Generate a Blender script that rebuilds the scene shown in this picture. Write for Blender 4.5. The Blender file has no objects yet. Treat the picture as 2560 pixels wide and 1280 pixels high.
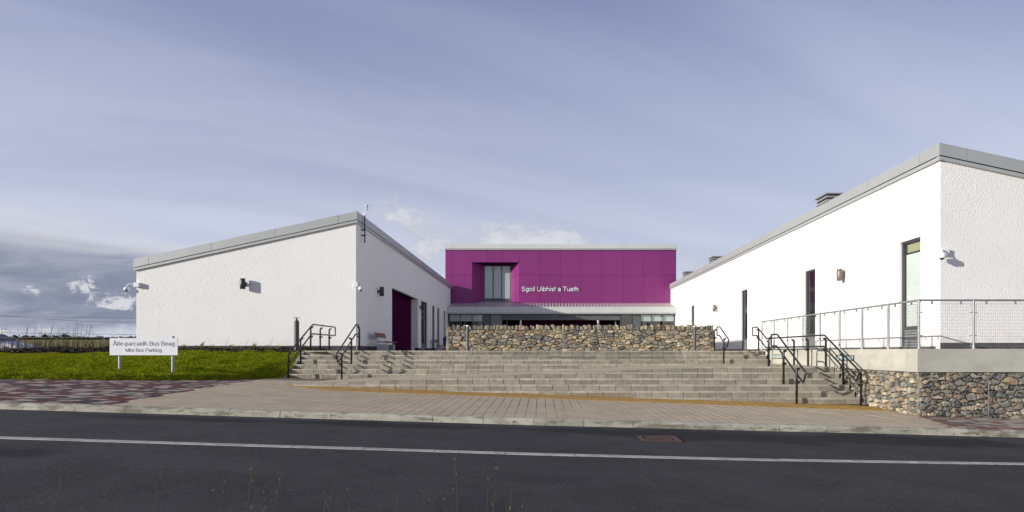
import bpy, bmesh, math, random
import numpy as np
from mathutils import Vector, Matrix

random.seed(7); rng = np.random.default_rng(7)
R = math.radians
sc = bpy.context.scene
COL = sc.collection

# ------------------------------------------------------------------ camera
# eye at the origin: z = 0 is eye level (about 1.35 m above the road), +Y looks into the court
FPX, VPX, VPY = 1540.0, 1350.0, 880.0            # focal length and vanishing point, in photograph pixels
cam_d = bpy.data.cameras.new('camera'); cam = bpy.data.objects.new('camera', cam_d); COL.objects.link(cam)
cam_d.sensor_width = 36.0; cam_d.lens = FPX / 2560 * 36
cam_d.shift_x = -(VPX - 1280) / 2560; cam_d.shift_y = (VPY - 640) / 2560
cam_d.clip_start = 0.1; cam_d.clip_end = 4000
cam.location = (0, 0, 0); cam.rotation_euler = (R(90), 0, 0)
sc.camera = cam

# ------------------------------------------------------------------ sun, sky, exposure
LDIR = Vector((1.0, 0.46, -0.275)).normalized()   # direction the sunlight travels
SUN_EL = math.asin(-LDIR.z); SUN_AZ = math.atan2(-LDIR.x, -LDIR.y)
sun_d = bpy.data.lights.new('sun', 'SUN'); sun = bpy.data.objects.new('sun', sun_d); COL.objects.link(sun)
sun_d.energy = 4.6; sun_d.angle = R(0.53); sun_d.color = (1.0, 0.94, 0.84)
sun.rotation_euler = LDIR.to_track_quat('-Z', 'Y').to_euler()
SKY_STRENGTH = 0.10
sc.view_settings.view_transform = 'Standard'; sc.view_settings.look = 'None'
sc.view_settings.exposure = 0.28; sc.view_settings.gamma = 1.0; sc.view_settings.use_curve_mapping = False
sc.cycles.use_denoising = True
try: sc.cycles.denoiser = 'OPENIMAGEDENOISE'
except Exception: pass
sc.cycles.max_bounces = 6; sc.cycles.transparent_max_bounces = 12
sc.cycles.sample_clamp_indirect = 6


class NT:
    """Short-hand for wiring shader nodes."""
    def __init__(self, tree):
        self.t = tree; self.n = tree.nodes; self.l = tree.links
        self.n.clear()
    def new(self, typ, **kw):
        nd = self.n.new(typ)
        for k, v in kw.items(): setattr(nd, k, v)
        return nd
    def put(self, sock, v):
        if isinstance(v, bpy.types.NodeSocket): self.l.new(v, sock)
        elif v is not None: sock.default_value = v
    def math(self, op, a, b=None, c=None, clamp=False):
        nd = self.new('ShaderNodeMath', operation=op, use_clamp=clamp)
        self.put(nd.inputs[0], a)
        if b is not None: self.put(nd.inputs[1], b)
        if c is not None: self.put(nd.inputs[2], c)
        return nd.outputs[0]
    def mix(self, f, a, b, mode='MIX'):
        nd = self.new('ShaderNodeMix', data_type='RGBA', blend_type=mode)
        self.put(nd.inputs[0], f)
        for s, v in ((nd.inputs[6], a), (nd.inputs[7], b)):
            if isinstance(v, (tuple, list)): v = (*v[:3], 1.0)
            self.put(s, v)
        return nd.outputs[2]
    def ramp(self, f, lo, hi, smooth=True):
        nd = self.new('ShaderNodeMapRange', interpolation_type='SMOOTHSTEP' if smooth else 'LINEAR')
        self.put(nd.inputs[0], f); nd.inputs[1].default_value = lo; nd.inputs[2].default_value = hi
        return nd.outputs[0]
    def xyz(self, x, y, z=0.0):
        nd = self.new('ShaderNodeCombineXYZ')
        for i, v in enumerate((x, y, z)): self.put(nd.inputs[i], v)
        return nd.outputs[0]
    def sep(self, v):
        nd = self.new('ShaderNodeSeparateXYZ'); self.put(nd.inputs[0], v); return nd.outputs
    def noise(self, vec, scale, detail=3.0, rough=0.55, dist=0.0):
        nd = self.new('ShaderNodeTexNoise')
        self.put(nd.inputs['Vector'], vec); nd.inputs['Scale'].default_value = scale
        nd.inputs['Detail'].default_value = detail; nd.inputs['Roughness'].default_value = rough
        nd.inputs['Distortion'].default_value = dist
        return nd.outputs[0]
    def voronoi(self, vec, scale, feature='F1'):
        nd = self.new('ShaderNodeTexVoronoi', feature=feature)
        self.put(nd.inputs['Vector'], vec); nd.inputs['Scale'].default_value = scale
        return nd.outputs[0]


def build_world():
    w = bpy.data.worlds.new('World'); sc.world = w; w.use_nodes = True
    T = NT(w.node_tree)
    out = T.new('ShaderNodeOutputWorld'); bg = T.new('ShaderNodeBackground')
    T.l.new(bg.outputs[0], out.inputs[0]); bg.inputs[1].default_value = SKY_STRENGTH
    sky = T.new('ShaderNodeTexSky', sky_type='NISHITA')
    sky.sun_disc = False; sky.sun_elevation = SUN_EL; sky.sun_rotation = SUN_AZ % (2 * math.pi)
    sky.altitude = 20; sky.air_density = 1.0; sky.dust_density = 0.8; sky.ozone_density = 2.0
    tc = T.new('ShaderNodeTexCoord'); d = tc.outputs['Generated']
    x, y, z = T.sep(d)
    az = T.math('ARCTAN2', x, y); el = T.math('ARCSINE', z)
    k = 1.0 / SKY_STRENGTH
    def c(*v): return tuple(q * k for q in v)
    # thin high cloud: a pale veil, streaked, denser towards the horizon
    zz = T.math('ADD', T.math('ABSOLUTE', z), 0.16)
    px = T.math('DIVIDE', x, zz); py = T.math('DIVIDE', y, zz)
    ca, sa = math.cos(R(-24)), math.sin(R(-24))
    pu = T.math('ADD', T.math('MULTIPLY', px, ca), T.math('MULTIPLY', py, -sa))
    pv = T.math('ADD', T.math('MULTIPLY', px, sa), T.math('MULTIPLY', py, ca))
    n1 = T.noise(T.xyz(T.math('MULTIPLY', pu, 0.55), T.math('MULTIPLY', pv, 2.3), 3.1), 1.0, 5.0, 0.55, 0.5)
    n2 = T.noise(T.xyz(T.math('MULTIPLY', pu, 0.2), T.math('MULTIPLY', pv, 0.5), 8.0), 1.0, 3.0, 0.5, 0.3)
    streak = T.math('ADD', T.math('MULTIPLY', T.ramp(n1, 0.35, 0.75), 0.16), T.math('MULTIPLY', T.ramp(n2, 0.3, 0.7), 0.20))
    low = T.math('MAXIMUM', T.math('MULTIPLY_ADD', T.math('ABSOLUTE', el), -1.62, 0.98), 0.10)
    veil = T.math('ADD', T.math('MULTIPLY', low, 1.0), T.math('MULTIPLY', T.math('SUBTRACT', streak, 0.16), 0.9), clamp=True)
    base = T.mix(veil, T.mix(0.55, sky.outputs[0], c(0.19, 0.205, 0.43)), c(0.57, 0.60, 0.705))
    # lower cloud: grey banks and small bright cumulus near the horizon
    wv = T.xyz(T.math('MULTIPLY', az, 7.0), T.math('MULTIPLY', el, 26.0), 1.7)
    nb = T.noise(wv, 1.0, 5.0, 0.58, 0.6)
    nf = T.noise(T.xyz(T.math('MULTIPLY', az, 42.0), T.math('MULTIPLY', el, 60.0), 5.2), 1.0, 5.0, 0.62, 0.5)
    def blob(a0, e0, wa, we, amp):
        u = T.math('DIVIDE', T.math('SUBTRACT', az, R(a0)), R(wa)); v = T.math('DIVIDE', T.math('SUBTRACT', el, R(e0)), R(we))
        g = T.math('EXPONENT', T.math('MULTIPLY', T.math('ADD', T.math('MULTIPLY', u, u), T.math('MULTIPLY', v, v)), -1.0))
        return T.math('MULTIPLY', g, amp)
    def addall(lst):
        s = lst[0]
        for q in lst[1:]: s = T.math('ADD', s, q)
        return s
    # stratus bank (also further round, behind the camera, where the noise allows)
    bank = addall([blob(-46, 5.0, 17, 3.2, 1.15), blob(-36, 4.2, 9, 2.6, 0.5),
                   T.math('MULTIPLY', blob(150, 5, 60, 3.5, 0.8), T.ramp(nb, 0.4, 0.6))])
    mb = T.ramp(T.math('ADD', bank, T.math('MULTIPLY', T.math('SUBTRACT', nb, 0.5), 1.1)), 0.22, 0.62)
    bankcol = T.mix(T.ramp(nb, 0.36, 0.64), c(0.165, 0.19, 0.265), c(0.31, 0.335, 0.415))
    col = T.mix(T.math('MULTIPLY', mb, 0.92), base, bankcol)
    # pale upper cloud over the bank
    pale = addall([blob(-40, 9.2, 9, 1.7, 0.8), blob(-30, 8.2, 6, 1.2, 0.5), blob(36, 16.5, 6, 1.2, 0.4)])
    mp = T.ramp(T.math('ADD', pale, T.math('MULTIPLY', T.math('SUBTRACT', nb, 0.5), 1.6)), 0.35, 1.0)
    col = T.mix(T.math('MULTIPLY', mp, 0.55), col, c(0.58, 0.585, 0.61))
    # cumulus: ragged edges from the fine noise
    cum = addall([blob(-3.0, 10.2, 5.4, 2.1, 0.95), blob(2.4, 9.9, 3.2, 1.6, 0.7), blob(-12.9, 12.4, 2.3, 1.4, 0.85), blob(-10.3, 9.6, 1.9, 2.4, 0.85),
                  blob(14, 8.2, 4.0, 1.8, 0.6), blob(-34.5, 1.6, 1.4, 0.5, 0.8), blob(-39, 1.5, 2.2, 0.5, 0.7),
                  T.math('MULTIPLY', blob(80, 5, 40, 4, 0.9), T.ramp(nb, 0.5, 0.6)), T.math('MULTIPLY', blob(-110, 6, 50, 4, 0.9), T.ramp(nb, 0.5, 0.6))])
    dc = T.math('ADD', cum, T.math('MULTIPLY', T.math('SUBTRACT', nf, 0.5), 2.0))
    mc = T.math('MULTIPLY', T.ramp(dc, 0.28, 0.85), T.ramp(cum, 0.06, 0.26))
    cumcol = T.mix(T.ramp(T.math('ADD', dc, T.math('MULTIPLY', T.math('SUBTRACT', nb, 0.5), 1.2)), 0.35, 1.35), c(0.41, 0.435, 0.50), c(0.64, 0.64, 0.645))
    col = T.mix(T.math('MULTIPLY', mc, 0.66), col, cumcol)
    puff = addall([blob(-34.3, 3.75, 1.9, 0.7, 1.0), blob(-36.5, 5.0, 0.9, 0.8, 0.85), blob(-39.6, 4.4, 0.7, 0.5, 0.75), blob(-42.0, 4.0, 0.8, 0.5, 0.75)])
    np_ = T.noise(T.xyz(T.math('MULTIPLY', az, 75.0), T.math('MULTIPLY', el, 105.0), 9.4), 1.0, 5.0, 0.62, 0.7)
    pm = T.math('MULTIPLY', T.ramp(T.math('ADD', puff, T.math('MULTIPLY', T.math('SUBTRACT', np_, 0.5), 2.2)), 0.40, 0.85), T.ramp(puff, 0.08, 0.3))
    col = T.mix(T.math('MULTIPLY', pm, 0.85), col, c(0.60, 0.61, 0.635))
    T.l.new(col, bg.inputs[0])
build_world()

# ------------------------------------------------------------------ materials
MATS = {}
def mat(name, c1, c2=None, scale=4.0, rough=0.75, bump=0.0, bscale=60.0, metal=0.0, objvar=0.0, spec=0.4, stretch=(1, 1, 1), detail=4.0,
        extra=None, lo=0.35, hi=0.65, local=False, bdist=0.01):
    """Principled material; colour drifts between c1 and c2 with noise, plus fine relief; extra(T, vec, colour) may add wear."""
    m = bpy.data.materials.new(name); m.use_nodes = True
    T = NT(m.node_tree)
    out = T.new('ShaderNodeOutputMaterial'); p = T.new('ShaderNodeBsdfPrincipled'); T.l.new(p.outputs[0], out.inputs[0])
    if local: vec = T.new('ShaderNodeTexCoord').outputs['Object']
    else: vec = T.new('ShaderNodeNewGeometry').outputs['Position']
    if objvar:
        oi = T.new('ShaderNodeObjectInfo').outputs['Random']
        off = T.new('ShaderNodeVectorMath', operation='ADD'); T.l.new(vec, off.inputs[0]); T.l.new(T.xyz(T.math('MULTIPLY', oi, 37.0), T.math('MULTIPLY', oi, 11.0), oi), off.inputs[1])
        if local: vec = off.outputs[0]
    col = (*c1, 1.0)
    if c2 is not None:
        mp = T.new('ShaderNodeMapping'); T.l.new(vec, mp.inputs[0]); mp.inputs['Scale'].default_value = stretch
        f = T.ramp(T.noise(mp.outputs[0], scale, detail, 0.6), lo, hi)
        col = T.mix(f, c1, c2)
    if objvar:
        br = T.math('ADD', 1.0 - objvar, T.math('MULTIPLY', oi, 2 * objvar))
        col = T.mix(1.0, col if not isinstance(col, tuple) else col[:3], T.xyz(br, br, br), 'MULTIPLY')
    if extra: col = extra(T, vec, col)
    T.put(p.inputs['Base Color'], col)
    p.inputs['Roughness'].default_value = rough; p.inputs['Metallic'].default_value = metal
    p.inputs['Specular IOR Level'].default_value = spec
    if bump:
        b = T.new('ShaderNodeBump'); b.inputs['Strength'].default_value = bump; b.inputs['Distance'].default_value = bdist
        T.l.new(T.noise(vec, bscale, 4.0, 0.6), b.inputs['Height']); T.l.new(b.outputs[0], p.inputs['Normal'])
    MATS[name] = m
    return m

def glass_mat(name, tint=(0.86, 0.90, 0.885), ior=1.5):
    m = bpy.data.materials.new(name); m.use_nodes = True
    T = NT(m.node_tree); out = T.new('ShaderNodeOutputMaterial')
    tr = T.new('ShaderNodeBsdfTransparent'); tr.inputs[0].default_value = (*tint, 1)
    gl = T.new('ShaderNodeBsdfGlossy'); gl.inputs['Roughness'].default_value = 0.01; gl.inputs[0].default_value = (0.95, 0.97, 0.97, 1)
    geo = T.new('ShaderNodeNewGeometry'); dt = T.new('ShaderNodeVectorMath', operation='DOT_PRODUCT'); T.l.new(geo.outputs['Normal'], dt.inputs[0]); T.l.new(geo.outputs['Incoming'], dt.inputs[1])
    fres = T.math('MULTIPLY_ADD', T.math('POWER', T.math('SUBTRACT', 1.0, T.math('ABSOLUTE', dt.outputs['Value'])), 4.2), 0.9, 0.075 * ior / 1.5, clamp=True)
    mx = T.new('ShaderNodeMixShader'); T.l.new(fres, mx.inputs[0]); T.l.new(tr.outputs[0], mx.inputs[1]); T.l.new(gl.outputs[0], mx.inputs[2])
    T.l.new(mx.outputs[0], out.inputs[0]); MATS[name] = m
    return m

def roughcast(name):
    """White dashed render: coarse pebbly relief and slight weathering."""
    m = bpy.data.materials.new(name); m.use_nodes = True
    T = NT(m.node_tree); out = T.new('ShaderNodeOutputMaterial'); p = T.new('ShaderNodeBsdfPrincipled'); T.l.new(p.outputs[0], out.inputs[0])
    pos = T.new('ShaderNodeNewGeometry').outputs['Position']
    big = T.noise(pos, 0.6, 3.0)
    x, y, z = T.sep(pos)
    runs = T.noise(T.xyz(T.math('MULTIPLY', x, 5.0), T.math('MULTIPLY', y, 5.0), T.math('MULTIPLY', z, 0.35)), 1.0, 4.0, 0.6)
    f = T.math('ADD', T.math('MULTIPLY', T.ramp(big, 0.3, 0.75), 0.5), T.math('MULTIPLY', T.ramp(runs, 0.52, 0.8), 0.5))
    col = T.mix(f, (0.83, 0.82, 0.80), (0.78, 0.77, 0.755))
    pits = T.ramp(T.noise(pos, 36.0, 2.0, 0.5), 0.38, 0.28)
    col = T.mix(T.math('MULTIPLY', pits, 0.35), col, (0.5, 0.49, 0.48))
    sp = T.math('MULTIPLY', T.ramp(z, 0.75, 0.2), T.ramp(T.noise(T.xyz(T.math('MULTIPLY', x, 2.0), T.math('MULTIPLY', y, 2.0), T.math('MULTIPLY', z, 3.0)), 1.0, 4.0, 0.6), 0.4, 0.7))
    col = T.mix(T.math('MULTIPLY', sp, 0.35), col, (0.52, 0.49, 0.43))
    T.put(p.inputs['Base Color'], col); p.inputs['Roughness'].default_value = 0.92; p.inputs['Specular IOR Level'].default_value = 0.15
    h = T.math('ADD', T.noise(pos, 44.0, 1.0, 0.5), T.math('MULTIPLY', T.voronoi(pos, 42.0), -0.8))
    b = T.new('ShaderNodeBump'); b.inputs['Strength'].default_value = 0.75; b.inputs['Distance'].default_value = 0.015
    T.l.new(h, b.inputs['Height']); T.l.new(b.outputs[0], p.inputs['Normal'])
    MATS[name] = m
    return m

def grime(dark, amount=0.6, scale=3.0, stretch=(1, 1, 1), lo=0.5, hi=0.72, seed=0.0):
    def f(T, vec, col):
        mp = T.new('ShaderNodeMapping'); T.l.new(vec, mp.inputs[0]); mp.inputs['Scale'].default_value = stretch; mp.inputs['Location'].default_value = (seed, seed * 2, seed)
        n = T.ramp(T.noise(mp.outputs[0], scale, 5.0, 0.65), lo, hi)
        return T.mix(T.math('MULTIPLY', n, amount), col, dark)
    return f

def asphalt_extra(T, vec, col):
    x, y, z = T.sep(vec)
    # damp, darker areas with ragged edges; scattered pale chips
    n = T.noise(vec, 0.55, 5.0, 0.6, 0.4)
    flat = T.xyz(T.math('MULTIPLY', x, 0.35), T.math('MULTIPLY', y, 1.3), 2.0)
    n2 = T.noise(flat, 1.0, 4.0, 0.6, 0.3)
    def spot(px, py, wx, wy):
        u = T.math('DIVIDE', T.math('SUBTRACT', x, px), wx); v = T.math('DIVIDE', T.math('SUBTRACT', y, py), wy)
        return T.math('EXPONENT', T.math('MULTIPLY', T.math('ADD', T.math('MULTIPLY', u, u), T.math('MULTIPLY', v, v)), -1.0))
    damp = T.math('ADD', T.math('ADD', spot(3.2, 10.3, 2.6, 0.75), spot(6.6, 10.7, 1.7, 0.8)), T.math('ADD', spot(-3.5, 10.5, 5.0, 0.4), spot(-6.2, 7.0, 1.6, 0.6)))
    damp = T.ramp(T.math('ADD', T.math('MULTIPLY', damp, 0.8), T.math('MULTIPLY', T.math('SUBTRACT', n, 0.5), 1.6)), 0.28, 0.62)
    col = T.mix(T.math('MULTIPLY', T.ramp(n2, 0.55, 0.8), 0.35), col, (0.075, 0.074, 0.076))
    chips = T.ramp(T.voronoi(vec, 6.0), 0.055, 0.03)
    pick = T.ramp(T.noise(vec, 1.7, 2.0), 0.5, 0.55)
    col = T.mix(T.math('MULTIPLY', T.math('MULTIPLY', chips, pick), 0.8), col, (0.45, 0.44, 0.42))
    sp = T.ramp(T.noise(vec, 34.0, 3.0, 0.8), 0.48, 0.70)
    col = T.mix(T.math('MULTIPLY', sp, 0.75), col, (0.105, 0.103, 0.103))
    col = T.mix(T.math('MULTIPLY', T.ramp(T.noise(vec, 60.0, 2.0, 0.7), 0.45, 0.3), 0.6), col, (0.008, 0.008, 0.009))
    return T.mix(T.math('MULTIPLY', damp, 0.72), col, (0.009, 0.009, 0.010))

mat('asphalt', (0.034, 0.0325, 0.0325), (0.050, 0.048, 0.0475), scale=1.2, rough=0.85, bump=0.6, bscale=90, spec=0.18, extra=asphalt_extra, bdist=0.01)
mat('soil', (0.05, 0.038, 0.025), (0.09, 0.07, 0.045), scale=6, rough=0.95, bump=0.6, bscale=25, bdist=0.03)
mat('field', (0.23, 0.19, 0.05), (0.13, 0.135, 0.032), scale=0.12, rough=0.95, spec=0.1, stretch=(0.5, 1.6, 1), extra=grime((0.33, 0.25, 0.09), 0.7, 0.5, (1, 3, 1), 0.45, 0.7))
mat('turf', (0.11, 0.125, 0.006), (0.17, 0.17, 0.010), scale=2.0, rough=0.95, spec=0.0)
mat('grass_blade', (0.12, 0.185, 0.006), (0.30, 0.32, 0.015), scale=5.0, rough=0.9, spec=0.02, extra=grime((0.24, 0.215, 0.03), 0.55, 9.0, (1, 1, 1), 0.5, 0.75))
mat('mulch_chip', (0.022, 0.016, 0.012), (0.40, 0.33, 0.26), scale=18, rough=0.9, spec=0.1, lo=0.52, hi=0.66)
kg = grime((0.13, 0.12, 0.08), 0.8, 2.0, (1, 2.5, 4), 0.46, 0.64)
def kerb_extra(T, vec, col):
    col = kg(T, vec, col)
    return grime((0.055, 0.05, 0.035), 0.7, 7.0, (1, 1, 2), 0.58, 0.7, 4.0)(T, vec, col)
mat('kerb', (0.43, 0.415, 0.335), (0.34, 0.33, 0.265), scale=3, rough=0.9, bump=0.35, bscale=60, objvar=0.10, extra=kerb_extra)
mat('channel', (0.42, 0.405, 0.36), (0.30, 0.29, 0.26), scale=5, rough=0.9, bump=0.3, bscale=60, objvar=0.06, extra=grime((0.13, 0.125, 0.12), 0.6, 10.0, (1, 1, 1), 0.55, 0.75))
mat('brown_paver', (0.50, 0.415, 0.285), (0.43, 0.36, 0.25), scale=1.5, rough=0.9, spec=0.12, bump=0.25, bscale=70, objvar=0.03, extra=grime((0.56, 0.48, 0.36), 0.4, 2.0, (1, 1, 1), 0.62, 0.78))
mat('brown_paver_far', (0.50, 0.415, 0.285), (0.42, 0.355, 0.245), scale=1.5, rough=0.9, spec=0.12, bump=0.25, bscale=70, extra=grime((0.36, 0.30, 0.25), 0.45, 2.0, (1, 1, 1), 0.6, 0.75))
mat('ochre_paver', (0.46, 0.28, 0.075), (0.37, 0.22, 0.06), scale=3, rough=0.9, spec=0.12, bump=0.25, bscale=70, objvar=0.06, extra=grime((0.25, 0.19, 0.11), 0.5, 2.5))
mat('red_paver', (0.155, 0.056, 0.047), (0.115, 0.046, 0.042), scale=6, rough=0.9, spec=0.12, bump=0.25, bscale=70, objvar=0.12)
mat('flag_red', (0.22, 0.105, 0.075), (0.17, 0.085, 0.062), scale=6, rough=0.9, spec=0.12, bump=0.25, bscale=70, objvar=0.10)
mat('flag_brown', (0.18, 0.155, 0.13), (0.14, 0.12, 0.10), scale=6, rough=0.9, spec=0.12, bump=0.25, bscale=70, objvar=0.10)
mat('charcoal_paver', (0.075, 0.068, 0.074), (0.055, 0.05, 0.055), scale=6, rough=0.9, spec=0.12, bump=0.25, bscale=70, objvar=0.12)
mat('buff_paver', (0.38, 0.33, 0.27), (0.31, 0.27, 0.22), scale=6, rough=0.9, spec=0.12, bump=0.25, bscale=70, objvar=0.10)
mat('joint_sand', (0.085, 0.07, 0.055), (0.06, 0.05, 0.04), scale=20, rough=0.95)
def block_extra(T, vec, col):
    col = grime((0.12, 0.11, 0.09), 0.4, 3.5, (1, 1, 2), 0.5, 0.75)(T, vec, col)
    return grime((0.55, 0.52, 0.45), 0.5, 9.0, (1, 1, 2), 0.60, 0.75, 3.0)(T, vec, col)
mat('step_block', (0.30, 0.272, 0.215), (0.24, 0.218, 0.174), scale=7, rough=0.9, bump=0.4, bscale=60, objvar=0.20, extra=block_extra)
mat('tread_slab', (0.45, 0.41, 0.325), (0.36, 0.33, 0.265), scale=7, rough=0.9, bump=0.35, bscale=60, objvar=0.16, extra=block_extra)
mat('mortar', (0.10, 0.09, 0.072), (0.05, 0.045, 0.037), scale=20, rough=0.95)
mat('concrete', (0.46, 0.45, 0.385), (0.38, 0.372, 0.32), scale=1.2, rough=0.85, bump=0.15, bscale=30, stretch=(1, 1, 2.2), extra=grime((0.26, 0.25, 0.22), 0.5, 1.6, (2.5, 2.5, 0.5), 0.5, 0.75))
mat('concrete_base', (0.36, 0.365, 0.38), (0.30, 0.305, 0.315), scale=3, rough=0.85, bump=0.15, bscale=40)
roughcast('roughcast')
mat('plinth', (0.055, 0.056, 0.06), (0.085, 0.085, 0.088), scale=4, rough=0.85, bump=0.2, bscale=50)
mat('fascia_metal', (0.40, 0.42, 0.412), (0.375, 0.395, 0.39), scale=0.8, rough=0.42, metal=0.25, spec=0.5)
mat('fascia_pale', (0.56, 0.58, 0.555), (0.53, 0.55, 0.53), scale=0.8, rough=0.5, metal=0.1)
mat('fascia_trim', (0.40, 0.415, 0.41), None, rough=0.4, metal=0.2)
mat('gap_black', (0.012, 0.012, 0.013), None, rough=0.9)
mat('roof_metal', (0.24, 0.225, 0.225), (0.21, 0.20, 0.20), scale=1, rough=0.45, metal=0.2)
mat('canopy_metal', (0.52, 0.46, 0.455), (0.48, 0.425, 0.42), scale=1, rough=0.42, metal=0.2)
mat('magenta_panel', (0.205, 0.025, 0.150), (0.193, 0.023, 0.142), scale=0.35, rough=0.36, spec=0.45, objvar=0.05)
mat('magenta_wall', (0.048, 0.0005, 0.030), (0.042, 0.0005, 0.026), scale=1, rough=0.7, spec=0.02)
mat('frame_grey', (0.075, 0.08, 0.088), None, rough=0.45, metal=0.2)
mat('panel_grey', (0.115, 0.12, 0.125), (0.10, 0.105, 0.11), scale=1, rough=0.5)
mat('louvre_grey', (0.30, 0.31, 0.31), None, rough=0.5, metal=0.3)
mat('black_paint', (0.012, 0.012, 0.013), (0.02, 0.02, 0.021), scale=20, rough=0.38, spec=0.5)
mat('galvanised', (0.36, 0.375, 0.385), (0.28, 0.29, 0.30), scale=12, rough=0.5, metal=0.45)
mat('steel', (0.52, 0.52, 0.51), (0.44, 0.44, 0.43), scale=20, rough=0.33, metal=0.85)
mat('lamp_steel', (0.19, 0.165, 0.14), (0.16, 0.14, 0.12), scale=30, rough=0.42, metal=0.35)
mat('lamp_dark', (0.045, 0.046, 0.046), (0.06, 0.06, 0.06), scale=20, rough=0.4, metal=0.5)
mat('bollard_grey', (0.10, 0.103, 0.103), (0.08, 0.083, 0.083), scale=10, rough=0.45, metal=0.4)
mat('white_plastic', (0.72, 0.73, 0.73), None, rough=0.4)
mat('sign_white', (0.74, 0.755, 0.78), (0.70, 0.715, 0.745), scale=2, rough=0.35, spec=0.5)
mat('sign_ink', (0.09, 0.095, 0.105), None, rough=0.5)
mat('letter_white', (0.82, 0.83, 0.84), None, rough=0.35)
mat('dark_dome', (0.01, 0.01, 0.012), None, rough=0.1, spec=0.8)
mat('timber', (0.22, 0.115, 0.05), (0.15, 0.075, 0.032), scale=8, rough=0.6, stretch=(6, 0.6, 6), bump=0.1, bscale=60)
mat('blue_plastic', (0.012, 0.02, 0.14), None, rough=0.45)
mat('interior', (0.30, 0.31, 0.30), (0.20, 0.21, 0.205), scale=0.6, rough=0.9)
mat('blind', (0.55, 0.60, 0.60), (0.50, 0.55, 0.555), scale=1.5, rough=0.8, stretch=(3, 3, 0.3))
mat('blind_pale', (0.74, 0.755, 0.735), (0.70, 0.72, 0.70), scale=2, rough=0.7)
mat('yellow_card', (0.42, 0.39, 0.20), None, rough=0.7)
mat('lens_green', (0.40, 0.50, 0.47), (0.33, 0.42, 0.40), scale=6, rough=0.15, spec=0.6)
mat('rust', (0.13, 0.072, 0.045), (0.07, 0.045, 0.033), scale=30, rough=0.8, metal=0.2, bump=0.4, bscale=120, extra=grime((0.30, 0.22, 0.17), 0.6, 40.0, (1, 1, 1), 0.52, 0.7))
mat('car_paint', (0.50, 0.51, 0.55), None, rough=0.25, spec=0.6)
mat('car_glass', (0.015, 0.02, 0.025), None, rough=0.06, spec=0.7)
mat('tyre', (0.015, 0.015, 0.015), None, rough=0.8)
mat('bark_dark', (0.045, 0.032, 0.024), (0.085, 0.055, 0.04), scale=40, rough=0.9)
mat('bark_red', (0.085, 0.055, 0.03), (0.06, 0.045, 0.02), scale=40, rough=0.85)
mat('bud', (0.22, 0.20, 0.12), (0.14, 0.125, 0.07), scale=30, rough=0.9)
mat('straw', (0.42, 0.34, 0.16), (0.30, 0.23, 0.10), scale=10, rough=0.9)
mat('far_leaf', (0.022, 0.028, 0.014), (0.045, 0.05, 0.022), scale=0.6, rough=0.95)
mat('cable', (0.10, 0.11, 0.13), None, rough=0.8)
mat('wire', (0.42, 0.43, 0.42), None, rough=0.4, metal=0.6)
mat('wall_core', (0.05, 0.044, 0.034), None, rough=1.0)
STONE = []
for i, (a, b) in enumerate([((0.46, 0.39, 0.27), (0.25, 0.21, 0.145)), ((0.41, 0.305, 0.185), (0.25, 0.19, 0.12)), ((0.29, 0.275, 0.235), (0.165, 0.16, 0.14)),
                            ((0.19, 0.19, 0.165), (0.10, 0.103, 0.095)), ((0.36, 0.275, 0.205), (0.20, 0.155, 0.12)), ((0.58, 0.51, 0.375), (0.36, 0.31, 0.225)),
                            ((0.34, 0.305, 0.235), (0.19, 0.175, 0.14))]):
    STONE.append(mat('rubble_stone_%d' % i, a, b, scale=10, rough=0.95, spec=0.15, bump=0.9, bscale=28, objvar=0.18, bdist=0.03, lo=0.40, hi=0.62, detail=6.0,
                     extra=grime((0.07, 0.065, 0.055), 0.55, 18.0, (1, 1, 1.6), 0.56, 0.72)))
GLASS = glass_mat('window_glass')
GLASS_DARK = glass_mat('window_glass_dark', (0.42, 0.48, 0.48), 1.6)

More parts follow.
